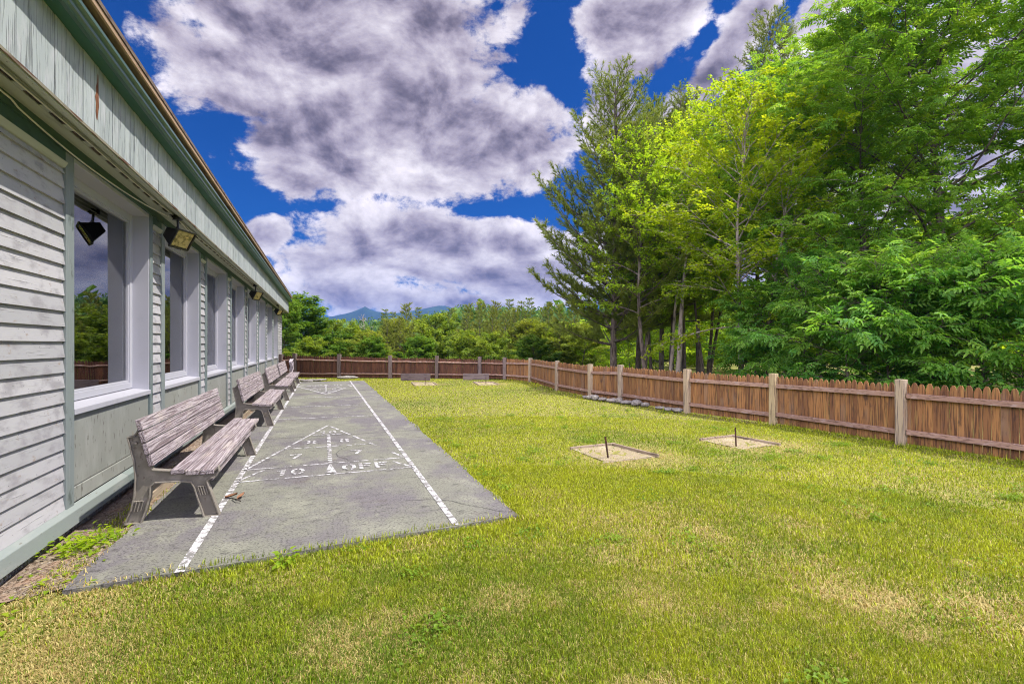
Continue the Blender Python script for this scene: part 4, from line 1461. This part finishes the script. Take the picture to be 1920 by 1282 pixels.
broadleaf('ash_tree', P(1612, 17.4), 13.8, 4.4, 'tall spreading ash in the middle of the right-hand trees', 'ash', .13, 25, 'pinnate', 60, 11, 12, 1.0, .17)
broadleaf('ash_tree', P(1785, 15.6), 14.6, 4.7, 'largest ash with dark trunk and layered leaves at the far right', 'ash', .14, 26, 'pinnate', 64, 11, 12, 1.0, .2)
broadleaf('ash_tree', P(1960, 15.5), 14.8, 4.6, 'ash cut off by the right edge of the view', 'ash', .14, 27, 'pinnate', 52, 10, 8, 1.05, .18)
broadleaf('ash_tree', P(1258, 25.5), 13.2, 2.9, 'leafy tree filling the gap between the tall pine and pale maple', 'fresh', .3, 28, 'maple', 44, 9, 10, 1.15, .13)
broadleaf('ash_tree', P(1415, 26), 15.6, 3.4, 'tall leafy tree just left of the dark pine top, behind the lime maple', 'ash', .25, 29, 'maple', 46, 10, 10, 1.2, .14)
broadleaf('ash_tree', P(1535, 23), 16.4, 3.8, 'tall leafy tree between the dark pine top and the middle ash', 'ash', .2, 30, 'pinnate', 50, 10, 10, 1.15, .15)
# understorey saplings against the fence
for k, (u, z, h_, r_, lab) in enumerate([
        (1505, 15.8, 4.6, 2.0, 'dark leafy sapling behind the fence right of the slim mottled trunk'),
        (1590, 13.6, 3.9, 1.9, 'bushy sapling behind the fence left of the pale square post'),
        (1668, 12.9, 3.6, 1.8, 'leafy sapling directly above the pale square fence post'),
        (1755, 12.6, 4.2, 1.9, 'large leaved sapling just right of the pale square fence post'),
        (1842, 12.0, 3.8, 1.9, 'broad sapling under the largest ash behind the fence'),
        (1925, 11.6, 4.0, 1.9, 'sapling at the right edge of the view behind the fence'),
        (1440, 17.6, 3.6, 1.5, 'low leafy sapling between the lime maple and the mottled trunk')]):
    broadleaf('sapling', P(u, z), h_, r_, lab, 'deepgreen', .05, 60 + k, 'pinnate', 26, 8, 9, 1.1, .035, group='saplings behind the right fence', lo_r=.95, cat='sapling')
# slender trunks seen over the fence under the pine and maples
for k, (u, z, h_, lab) in enumerate([(1206, 24.5, 9.5, 'straight dark trunk with few low leaves right of the tall pine'), (1222, 27.5, 10, 'thin dark trunk close beside the straight dark one'),
                                     (1255, 24.0, 10, 'slim pale trunk left of the mottled leaning one'), (1270, 22.5, 10.5, 'mottled trunk leaning slightly right under the maples'),
                                     (1320, 24.5, 9, 'thin trunk of the pair left of the lime maple'), (1447, 18.3, 8.5, 'knotty mottled trunk right of the lime maple')]):
    broadleaf('slender_tree', P(u, z), h_, 1.7, lab, 'fresh' if k % 2 else 'ash', .42, 80 + k, 'maple', 22, 7, 8, 1.0, (.15, .1, .1, .14, .1, .12)[k],
              'bark_pale' if k in (2, 3, 5) else 'bark', group='slender trees behind the right fence', lean=((.02, 0), (0, 0), (.02, 0), (.05, -.02), (.03, 0), (.0, 0))[k])

conifer('white_pine', P(1196, 30), 15.4, 4.0, 'second white pine, behind and right of the tallest upswept one', 'needle', .2, 14, 18, 6, 'tuft', 1.3, .18, per=6, tip=.55, droop=.05, irregular=.3, power=.5)
conifer('white_pine', P(1240, 33), 17.2, 4.0, 'third white pine, crown showing between two white pines and the maple', 'needle', .25, 15, 18, 6, 'tuft', 1.4, .18, per=6, tip=.55, droop=.05, irregular=.3, power=.5)
conifer('white_pine', P(1310, 33), 18.0, 3.8, 'white pine top rising directly behind the lime maple', 'needle', .3, 16, 18, 6, 'tuft', 1.4, .18, per=6, tip=.55, droop=.05, irregular=.3, power=.55)
# --- shrubs and trees farther behind
bush = broadleaf('shrub', P(1180, 36), 3.6, 2.3, 'sunlit shrub glimpsed behind the trunks under the tall pine', 'fresh', .04, 41, 'bigfan', 26, 7, 7, 1.0, .05, group='sunlit shrubs behind the trunks', lo_r=.95, cat='shrub')
for k, (u, z, s, lab) in enumerate([(1262, 34, 1.1, 'sunlit shrub between the slim trunks left of the lime maple'), (1345, 33, 1.2, 'sunlit shrub directly behind the lime maple trunk'),
                                    (1110, 31, .9, 'shrub at the left foot of the tall pine'), (1420, 28, 1.0, 'shrub right of the lime maple trunk'),
                                    (1530, 27, 1.5, 'pale shrub glimpsed through the ashes at left'), (1690, 24, 1.7, 'pale shrub glimpsed through the middle of the ashes'),
                                    (1850, 22, 1.7, 'pale shrub glimpsed behind the largest ash'), (1230, 40, 1.4, 'taller shrub farther back behind the slim trunks'),
                                    (1310, 42, 1.6, 'tall shrub farthest back behind the lime maple'), (1060, 34, 1.0, 'round shrub left of the tall pine above the fence')]):
    place(bush, P(u, z * 1.4), s * 1.45, k * 1.3, lab)

# --- the row of trees beyond the far fence
lf1 = broadleaf('broadleaf_tree', P(548, 38), 10.6, 3.0, 'dark green rounded tree by the far corner of the building', 'far_dark', .1, 31, 'farfan', 46, 10, 13, 1.0, .14, group='trees beyond the far fence', lo_r=.9)
lf2 = broadleaf('broadleaf_tree', P(634, 44), 7.6, 3.4, 'low yellow green tree left of the bare topped one', 'far_green', .08, 32, 'farfan', 40, 9, 13, 1.0, .11, group='trees beyond the far fence', lo_r=.95)
lf3 = broadleaf('broadleaf_tree', P(985, 40), 8.6, 2.6, 'olive green upright tree amid the dense row left of the pine', 'far_olive', .06, 33, 'farfan', 42, 9, 13, .85, .11, group='trees beyond the far fence', lo_r=.9)
cf1 = conifer('spruce_tree', P(838, 62), 13.2, 2.5, 'dark pointed spruce standing alone above the round bright tree', 'spruce', .06, 34, 24, 6, 'sprucetuft', 1.15, .14, group='conifers beyond the far fence', per=6, tip=.25, droop=-.25, stride=.34, power=1.05)
cf2 = conifer('pine_tree', P(762, 50), 11.4, 2.6, 'olive pine right of the bare topped tree', 'pine_olive', .06, 35, 18, 6, 'sprucetuft', 1.3, .14, group='conifers beyond the far fence', per=5, tip=.5, droop=-.05, stride=.34, power=.85)
def fit(proto, ph, pr, u, z, top, half, rz, lab):
    """a copy scaled to reach the height and half width (px of the photograph at that depth)"""
    p = P(u, z)
    hh = (647 - top) * z / 960 + 1.5 - float(height(*p))
    sx = half * z / 960 / pr
    place(proto, p, (sx, sx, hh / ph), rz, lab)


for k, (u, z, top, half, lab) in enumerate([
        (600, 40, 622, 40, 'small bushy tree filling the gap below the blue mountain'), (530, 33, 560, 40, 'green tree half hidden by the building corner'),
        (664, 46, 622, 44, 'low leafy tree under the bare branches at left'), (826, 42, 600, 62, 'round bright green tree below the lone spruce'),
        (878, 37, 630, 50, 'leafy tree above the middle fence posts'), (1012, 33, 632, 46, 'leafy tree just left of the tall pine'),
        (930, 35, 632, 48, 'low leafy tree above the fence corner'), (780, 37, 630, 44, 'leafy tree behind the left backboard'),
        (575, 31, 640, 44, 'low yellow green bush above the fence beside the building'), (690, 36, 632, 40, 'low bush above the second fence post')]):
    fit((lf2, lf1)[k % 2] if k not in (3, 8) else lf2, *((7.6, 3.4), (10.6, 3.0))[k % 2 if k not in (3, 8) else 0], u, z, top, half, k * 2.1, lab)
for k, (u, z, top, lab) in enumerate([(892, 46, 618, 'olive tree below the first conifer of the dense row'), (945, 43, 622, 'olive tree above the angled fence section'),
                                      (1040, 42, 616, 'olive tree touching the lower pine boughs'), (1085, 40, 606, 'olive tree behind the lower pine boughs'),
                                      (748, 45, 598, 'olive tree at the foot of the bare topped tree'), (708, 39, 622, 'pale olive tree right above the third fence post')]):
    fit(lf3, 8.6, 2.6, u, z, top, 52, k * 1.7 + .4, lab)
for k, (u, z, top, lab) in enumerate([(715, 58, 581, 'conifer close behind the bare topped tree'), (738, 60, 586, 'conifer between the bare topped tree and the olive pine'),
                                      (790, 60, 578, 'conifer with ragged tip left of the round bright tree'),
                                      (876, 60, 572, 'leftmost conifer of the dense row before the tall pine'), (905, 56, 567, 'second conifer of the dense row, counted from the left'),
                                      (930, 58, 568, 'third conifer of the dense row'), (952, 55, 563, 'tallest conifer in the dense row'), (973, 57, 566, 'conifer just right of the tallest in the dense row'),
                                      (1000, 60, 560, 'conifer with airy top left of the tall pine'), (1025, 56, 570, 'conifer behind the left tips of the tall pine'),
                                      (1050, 54, 572, 'conifer behind the lower left pine boughs'), (1078, 57, 570, 'conifer mostly hidden behind the tall pine'),
                                      (855, 66, 582, 'small conifer right of the lone spruce'),
                                      (868, 44, 590, 'young olive conifer above the middle post of the far fence'), (899, 41, 584, 'young conifer standing forward at the left of the dense row'),
                                      (922, 43, 578, 'forward conifer above the gap in the far fence'), (946, 40, 586, 'forward conifer straight above the fence corner'),
                                      (968, 42, 580, 'forward conifer over the short angled fence'), (992, 41, 584, 'forward conifer over the first right fence post'),
                                      (1018, 42, 578, 'forward conifer below the lowest left pine bough'), (1046, 40, 588, 'forward conifer under the pine boughs'),
                                      (728, 44, 600, 'ragged conifer left of the olive pine, standing forward'), (748, 42, 596, 'ragged conifer just left below the olive pine'),
                                      (778, 44, 600, 'ragged conifer right below the olive pine'), (818, 66, 590, 'small conifer left of the lone spruce')]):
    p = P(u, z)
    h_ = (647 - top) * z / 960 + 1.5 - float(height(*p))
    pr, ph = ((cf1, 13.2), (cf2, 11.4))[(k * 7 // 3) % 2]
    s = h_ / ph
    place(pr, p, (s * 1.05, s * 1.05, s), k * 1.9, lab)
# the bare topped tree
bt = thing('bare_tree', 'half dead tree with pale bare branches above olive leaves', 'tree', (*P(697, 47), float(height(*P(697, 47)))))
rng = np.random.default_rng(5)
wood = []
tk = curve(np.array([0, 0, -.2]), np.array([-.03, 0, 1.0]), 10.4, 12, np.zeros(3), rng, .05)
wood.append((tk, .13, .02, 7))
for i in range(26):
    t = .3 + .7 * i / 26
    k = min(int(t * 11), 10)
    az = i * 2.4
    L = 2.4 * (1.15 - t) + .4
    lb = curve(tk[k], np.array([math.cos(az), math.sin(az), .7]), L, 6, np.array([0, 0, .5]), rng, .15)
    wood.append((lb, .045, .012, 4))
    for j in range(5):
        kk = rng.integers(1, 5)
        wood.append((curve(lb[kk], lb[kk + 1] - lb[kk] + rng.normal(size=3) * .5, L * .4, 4, np.array([0, 0, .3]), rng, .2), .02, .008, 3))
v_, f = tubes_np(wood)
mesh_np('trunk', v_, f, M['bark_grey'], np.full(len(v_), .5), bt, smooth=True)
bt.scale = (.8, .8, .74)
A = np.concatenate([w_[0][2:] for w_ in wood[1:]])
A = A[A[:, 2] < 6.8]
n = len(A) * 4
A = np.repeat(A, 4, 0) + rng.normal(size=(n, 3)) * .25
v_, f, vr = scatter(*TMPL['farfan'], A, frames(rng.normal(size=(n, 3)), np.tile([0, 0, 1.0], (n, 1)), rng), rng.uniform(.6, 1.0, n), rng.random(n))
mesh_np('crown', v_, f, M['olive'], vr, bt)

lf1.scale = (1.1, 1.1, .68)
lf2.scale = (.75, .75, .80)
lf3.scale = (1, 1, .72)

cf1.scale = (.85, .85, .76)
cf2.scale = (.9, .9, .78)

# --- far forested rise, forest, mountains
def ridge(name, prof_, r0, r1, r2, base_z, mat_, relief, seed, step=.25):
    az0, az1 = prof_[0][0], prof_[-1][0]
    azs = np.arange(az0, az1 + .01, step)
    el = np.interp(azs, [p[0] for p in prof_], [p[1] for p in prof_])
    rs = np.concatenate([np.linspace(r0, r1, 34), np.linspace(r1, r2, 10)[1:]])
    ra, aa = np.meshgrid(rs, azs, indexing='ij')
    top = np.tan(np.radians(el))[None] * r1 + 1.5
    t = np.where(ra <= r1, (ra - r0) / (r1 - r0), 1 - (ra - r1) / (r2 - r1) * .8)
    t = np.clip(t, 0, 1)
    x, y = ra * np.sin(np.radians(aa)), ra * np.cos(np.radians(aa))
    k = r1 / 9.0
    nse = fbm(x / k + 30, y / k + 30, seed, 5) - .5
    spur = np.abs(fbm(x / k * .8 + 9, y / k * .8 + 3, seed + 9, 4) - .5) * 2
    z = base_z + (top - base_z) * (t ** .85) * (1 - relief * (1 - t) * spur * 1.4) + nse * relief * (top - base_z) * .35 * (1 - t ** 4)
    nr_, na_ = ra.shape
    i, j = np.meshgrid(np.arange(nr_ - 1), np.arange(na_ - 1), indexing='ij')
    q_ = np.stack([i * na_ + j, i * na_ + j + 1, (i + 1) * na_ + j + 1, (i + 1) * na_ + j], -1).reshape(-1, 4)
    o = mesh_np(name, np.stack([x.ravel(), y.ravel(), z.ravel()], 1), [q_[:, ::-1]], mat_, kind='structure', smooth=True)
    return x, y, z


M['mountain'] = mat('forested_mountain', (.016, .04, .036), None, .95, [
    dict(s=(.006, .006, .006), lo=.45, hi=.62, c=(.035, .075, .04), k=.9, d=8, r=.6), dict(s=(.05, .05, .05), lo=.45, hi=.6, c=(.012, .03, .015), k=.8, d=6)], rand=False)
MT = [(-12, 1.6), (-8, 2.2), (-5.4, 2.5), (-3.2, 2.9), (-1.1, 3.25), (0.2, 2.95), (1.0, 3.05), (2.6, 3.45), (3.5, 3.8), (4.2, 4.15), (4.7, 3.85), (5.3, 3.62), (7.3, 3.45), (10.2, 3.95), (12.0, 4.35),
      (12.8, 4.35), (15.4, 3.6), (19.6, 3.0), (26, 2.3), (40, 1.8), (60, 1.5)]
ridge('mountain', MT, 1700, 3200, 4600, -40, M['mountain'], .8, 3, .2)
MT2 = [(-14, .6), (-6, 1.1), (-2.5, 1.9), (-1.4, 2.35), (-.6, 2.4), (.6, 1.7), (2.0, .9), (4, .35), (7, .0), (14, .1)]
ridge('near_mountain', MT2, 900, 1500, 2000, -30, M['mountain'], .6, 8, .2)
HL = [(1, .4), (4, 1.0), (6, 1.5), (8, 1.0), (10.5, 1.5), (12.6, 2.2), (14.5, 2.9), (17, 2.8), (21, 2.6), (26, 2.4), (34, 2.4), (50, 2.2), (70, 2.2), (95, 2.0)]
hx, hy, hz_ = ridge('hill', HL, 130, 420, 620, -7, M['mountain'], .25, 5, .4)
# forest cover of the hill and the valley: too many trees to count
rng = np.random.default_rng(77)
n = 5200
i = rng.integers(0, 33, n)
j = rng.integers(0, hx.shape[1] - 1, n)
fu, fv = rng.random(n), rng.random(n)
def lerp2(a):
    return (a[i, j] * (1 - fu) + a[i + 1, j] * fu) * (1 - fv) + (a[i, j + 1] * (1 - fu) + a[i + 1, j + 1] * fu) * fv
hp = np.stack([lerp2(hx), lerp2(hy), lerp2(hz_)], 1)
nv = 2600
vr_, va = rng.uniform(85, 190, nv), rng.uniform(13, 75, nv)
vp = np.stack([vr_ * np.sin(np.radians(va)), vr_ * np.cos(np.radians(va))], 1)
vp = np.concatenate([vp, height(vp[:, 0], vp[:, 1])[:, None]], 1)
hp = np.concatenate([hp, vp])
rng2 = np.random.default_rng(3)
cl = rng2.normal(size=(46, 3))
cl /= np.linalg.norm(cl, axis=1, keepdims=True)
cl = cl[cl[:, 2] > -.5]
tvs, tfs = [], []
for k, c_ in enumerate(cl):                                     # a crown of leafy facets
    x = np.cross(c_, [.3, .5, .8]); x /= np.linalg.norm(x)
    y = np.cross(c_, x)
    c0 = c_ * np.array([1, 1, 1.25]) * rng2.uniform(.75, 1.1)
    r_ = rng2.uniform(.28, .42)
    tvs += [c0 + (x * math.cos(a) + y * math.sin(a)) * r_ * rng2.uniform(.6, 1.1) + c_ * rng2.uniform(-.12, .12) for a in (0, 1.3, 2.5, 3.8, 5.1)]
    tfs.append([5 * k + q_ for q_ in range(5)])
tv, tf = np.array(tvs) + np.array([0, 0, 1.0]), [np.array(tfs)]
n = len(hp)
a = rng.uniform(0, 6.28, n)
s3 = rng.uniform(2.0, 3.4, n)
asp = np.where(rng.random(n) < .35, 1.9, 1.15)
fr = np.zeros((n, 3, 3))
fr[:, 0, 0], fr[:, 0, 1], fr[:, 1, 0], fr[:, 1, 1], fr[:, 2, 2] = np.cos(a), -np.sin(a), np.sin(a), np.cos(a), asp
fr[:, :2, :2] *= np.where(asp > 1.5, .7, 1.0)[:, None, None]
v_, f, vr = scatter(tv, tf, hp - np.array([0, 0, .5]), fr, s3, np.clip(rng.normal(size=n) * .25 + np.where(asp > 1.5, .25, .6), 0, 1), np.repeat(rng2.normal(size=len(cl)) * .12, 5))
mesh_np('forest', v_, f, M['hill_leaf'], vr, kind='stuff')

# ------------------------------------------------------------------ grass
def inside(poly, x, y):
    ok = np.ones(len(x), bool)
    n_ = len(poly)
    for k in range(n_):
        (ax, ay), (bx, by) = poly[k], poly[(k + 1) % n_]
        ok &= (bx - ax) * (y - ay) - (by - ay) * (x - ax) > 0
    return ok


def ccw(p):
    s_ = sum(p[k][0] * p[(k + 1) % len(p)][1] - p[(k + 1) % len(p)][0] * p[k][1] for k in range(len(p)))
    return p if s_ > 0 else p[::-1]


rng = np.random.default_rng(9)


def blades(n, r0, r1, L, W, keep):
    """single blades between r0 and r1 metres from the lawn's near edge"""
    r = np.sqrt(rng.uniform(r0 * r0, r1 * r1, n))
    a = np.radians(rng.uniform(-62, 80, n))
    x, y = r * np.sin(a), r * np.cos(a)
    far_ = (x - FA[0]) * fn[0] + (y - FA[1]) * fn[1]
    rx = np.interp(y, [-2, .2, 2.75, 5.3, 7.5, 9.42, 11.9, 13.1, 15.5, 19.6, 21.4], [9, 8.9, 8.66, 8.31, 8.12, 7.66, 7.5, 7.26, 7.32, 8.02, 7.54]) + .25
    ok = (x > -2.1) & (x < rx) & (far_ < .5) & (y > -1)
    ok &= ~inside(ccw(SLAB), x + rng.normal(size=n) * .03, y + rng.normal(size=n) * .03)
    strip_ = (x < -1.42) & (y > 3.0 - .5 * rng.random(n))
    left = np.clip((-.9 - x) / .9, 0, 1) * (y < 4)
    ok &= ~(strip_ & (rng.random(n) > np.where(y < 4.4, .5, .2))) & ~((left > 0) & (rng.random(n) < left * .25))
    for p in PITS:
        ok &= ~(inside(ccw(p), x + rng.normal(size=n) * .09, y + rng.normal(size=n) * .08) & (rng.random(n) > .12))
    x, y, fd = x[ok], y[ok], (rx - .25 - x)[ok]
    n = len(x)
    # lawn colour patches
    dry = fbm(x * .8 + 11, y * .8 + 4, 21, 5)
    dry2 = fbm(x * 3.1 + 2, y * 3.1 + 8, 22, 3)
    nearb = np.clip((4.6 - y) / 2.6, 0, 1)
    pd = np.clip((dry - .50) * 4.0, 0, 1) * (.2 + .5 * nearb) + np.clip((dry2 - .58) * 4, 0, .7) * (.25 + .5 * nearb) + .05 + .10 * nearb
    for (bx, by, br) in ((1.75, 2.7, .35), (2.9, 2.15, .4), (.3, 2.9, .3), (4.35, 5.5, .5), (2.1, 4.9, .3), (2.6, 10.2, .9), (6.9, 5.6, .5), (-1.2, 2.9, .7), (.6, 2.2, .3)):
        pd += .3 * np.clip(1 - np.hypot(x - bx, y - by) / br, 0, 1)
    for p in PITS:
        cx_, cy_ = np.mean([q_[0] for q_ in p]), np.mean([q_[1] for q_ in p])
        pd += .8 * np.clip(2.0 - np.hypot(x - cx_ - .12, y - cy_ + .2) / .5, 0, 1)
    pd += .6 * np.clip((-.7 - x) / .6, 0, 1) * (y < 4.6)
    isdry = rng.random(n) < np.clip(pd, 0, .9)
    g = fbm(x * .45 + 3, y * .45 + 9, 23, 4)
    fine = fbm(x * 5 + 1, y * 5 + 7, 24, 2)
    t = np.clip((g - .5) * 2.6 + .5 + (fine - .5) * .9 + rng.normal(size=n) * .22 - .22 * nearb + .2, 0, 1)[:, None]
    green = np.array([.14, .23, .014]) * (1 - t) + np.array([.365, .415, .02]) * t
    straw = np.array([.46, .38, .15]) * rng.uniform(.75, 1.2, (n, 1))
    mtl = rng.random((n, 1))
    straw = np.where(mtl < .2, straw * np.array([.8, .66, .62]), straw)
    col = np.where(isdry[:, None], straw, green * rng.uniform(.4, 1.4, (n, 1)))
    lng = L * rng.uniform(.55, 1.25, n) * (1 + .5 * (fine - .5)) * (1 + .35 * nearb * (rng.random(n) < .15))
    az = rng.uniform(0, 6.28, n)
    tilt = np.where(isdry, rng.uniform(.7, 1.45, n), np.abs(rng.normal(size=n)) * .45 + .12)
    # taller tufts where the mower cannot reach: the slab's edge
    dx = np.maximum(np.maximum(-1.5 - x, x - 1.62), np.maximum(4.0 - y, y - 22.5))
    ed = (dx < .12) & (y < 5.2)
    lng *= np.where(ed, rng.uniform(.9, 1.5, n), 1)
    lng *= np.where((fd < .16) & (rng.random(n) < .6), rng.uniform(1.0, 3.2, n), 1)     # unmown along the fence
    d = np.stack([np.cos(az), np.sin(az)], 1)
    s_ = np.stack([-d[:, 1], d[:, 0]], 1)
    wv = W * rng.uniform(.7, 1.3, n)
    b0 = np.stack([x, y, np.where(inside(ccw(SLAB), x, y), -.002, height(x, y) - .004)], 1)
    sw = np.concatenate([s_ * wv[:, None] / 2, np.zeros((n, 1))], 1)
    mid = b0 + np.concatenate([d * (np.sin(tilt * .6) * lng * .55)[:, None], (np.cos(tilt * .6) * lng * .55)[:, None]], 1)
    tip = mid + np.concatenate([d * (np.sin(np.minimum(tilt * 1.5, 1.7)) * lng * .5)[:, None], (np.cos(np.minimum(tilt * 1.5, 1.7)) * lng * .5)[:, None]], 1)
    if keep == 5:
        vs = np.stack([b0 - sw, b0 + sw, mid + sw * .8, mid - sw * .8, tip], 1).reshape(-1, 3)
        o = (np.arange(n) * 5)[:, None]
        return vs, [o + np.array([[0, 1, 2, 3]])], [o + np.array([[3, 2, 4]])], np.repeat(col, 5, 0)
    vs = np.stack([b0 - sw, b0 + sw, tip], 1).reshape(-1, 3)
    return vs, [], [(np.arange(n) * 3)[:, None] + np.array([[0, 1, 2]])], np.repeat(col, 3, 0)


V, Q, T, K, o = [], [], [], [], 0
for (n, r0, r1, L, W, keep) in ((470000, .9, 3.6, .031, .0037, 5), (400000, 3.6, 6.5, .036, .0056, 5), (330000, 6.5, 11, .036, .011, 3), (420000, 11, 28, .036, .022, 3)):
    vs, qs, ts, k = blades(n, r0, r1, L, W, keep)
    Q += [f + o for f in qs]
    T += [f + o for f in ts]
    V.append(vs); K.append(k)
    o += len(vs)
mesh_np('lawn_grass', np.concatenate(V), [np.concatenate(Q), np.concatenate(T)], M['grass'], kind='stuff', col=np.concatenate(K))

# clover and low broad weeds growing through the turf
rng = np.random.default_rng(15)
cc = np.stack([rng.uniform(-1.2, 7.5, 150), rng.uniform(1.6, 11, 150)], 1)
cc = cc[~inside(ccw([(p[0] * 1.08, 4.0 + (p[1] - 4.0) * 1.02 - .12 * (p[1] < 6)) for p in SLAB]), cc[:, 0], cc[:, 1])]
pts, vv = [], []
for p in cc:
    k = rng.integers(6, 34)
    r_ = rng.uniform(.03, .13)
    q_ = np.stack([p[0] + rng.normal(size=k) * r_, p[1] + rng.normal(size=k) * r_], 1)
    pts.append(q_); vv.append(np.full(k, rng.random()))
pts, vv = np.concatenate(pts), np.concatenate(vv)
ok = ~inside(ccw(SLAB), pts[:, 0], pts[:, 1]) & (pts[:, 0] < 7.9)
for p in PITS:
    ok &= ~inside(ccw(p), pts[:, 0], pts[:, 1])
pts, vv = pts[ok], vv[ok]
n = len(pts)
pp = np.concatenate([pts, (height(pts[:, 0], pts[:, 1]) + rng.uniform(.015, .04, n))[:, None]], 1)
v_, f, vr = scatter(*fan(4, .026, .02, .012, 11), pp, frames(rng.normal(size=(n, 3)) * np.array([1, 1, .25]), np.tile([0, 0, 1.0], (n, 1)), rng), rng.uniform(.6, 1.3, n), np.clip(vv * .5 + rng.random(n) * .4, 0, 1))
mesh_np('clover', v_, f, M['clover'], vr, kind='stuff')

# weeds by the wall
def weed(x, y, n, r_, h_, label, grp='weeds along the wall'):
    rg = np.random.default_rng(int(abs(x * 991 + y * 313)))
    t = thing('weed_clump', label, 'weed', (x, y, -.08), grp)
    pp = np.stack([rg.normal(size=n) * r_, rg.normal(size=n) * r_ * 1.2, .02 + rg.random(n) * h_], 1)
    d = np.concatenate([rg.normal(size=(n, 2)), rg.uniform(-.1, .5, (n, 1))], 1)
    v_, f, vr = scatter(*fan(4, .045, .028, .02, 3), pp, frames(d, np.tile([0, 0, 1.0], (n, 1)), rg), rg.uniform(.6, 1.3, n), rg.random(n))
    mesh_np('foliage', v_, f, M['fresh'], vr, t)
    st = [(curve(np.array([p[0] * .6, p[1] * .6, 0]), p - np.array([p[0] * .6, p[1] * .6, 0]) + 1e-4, np.linalg.norm(p - np.array([p[0] * .6, p[1] * .6, 0])), 3, np.zeros(3), rg, .05), .0016, .001, 3) for p in pp[::4]]
    v_, f = tubes_np(st)
    mesh_np('stem', v_, f, M['fresh'], np.full(len(v_), .6), t)


weed(-1.68, 4.78, 110, .09, .10, 'bright green weed clump at the wall foot just before the first bench')
weed(-1.62, 4.2, 30, .12, .05, 'sparse weeds at the near left corner of the court')
weed(-1.72, 3.55, 24, .10, .05, 'low weeds below the ledge nearest the camera')
weed(-.25, 3.86, 16, .02, .13, 'single upright weed at the front edge of the court', 'weeds at the court edge')

# ------------------------------------------------------------------ air
hzm = bpy.data.materials.new('haze')
hzm.use_nodes = True
g = N(hzm.node_tree)
pv = g.n('ShaderNodeVolumePrincipled')
pv.inputs['Color'].default_value = (.13, .36, 1.0, 1)
pv.inputs['Density'].default_value = .00015
pv.inputs['Anisotropy'].default_value = .3
g.t.links.new(pv.outputs[0], g.n('ShaderNodeOutputMaterial').inputs['Volume'])
b = MB()
b.box(-9500, 9500, -9500, 9500, -60, 262)
b.build('haze', hzm, kind='stuff')
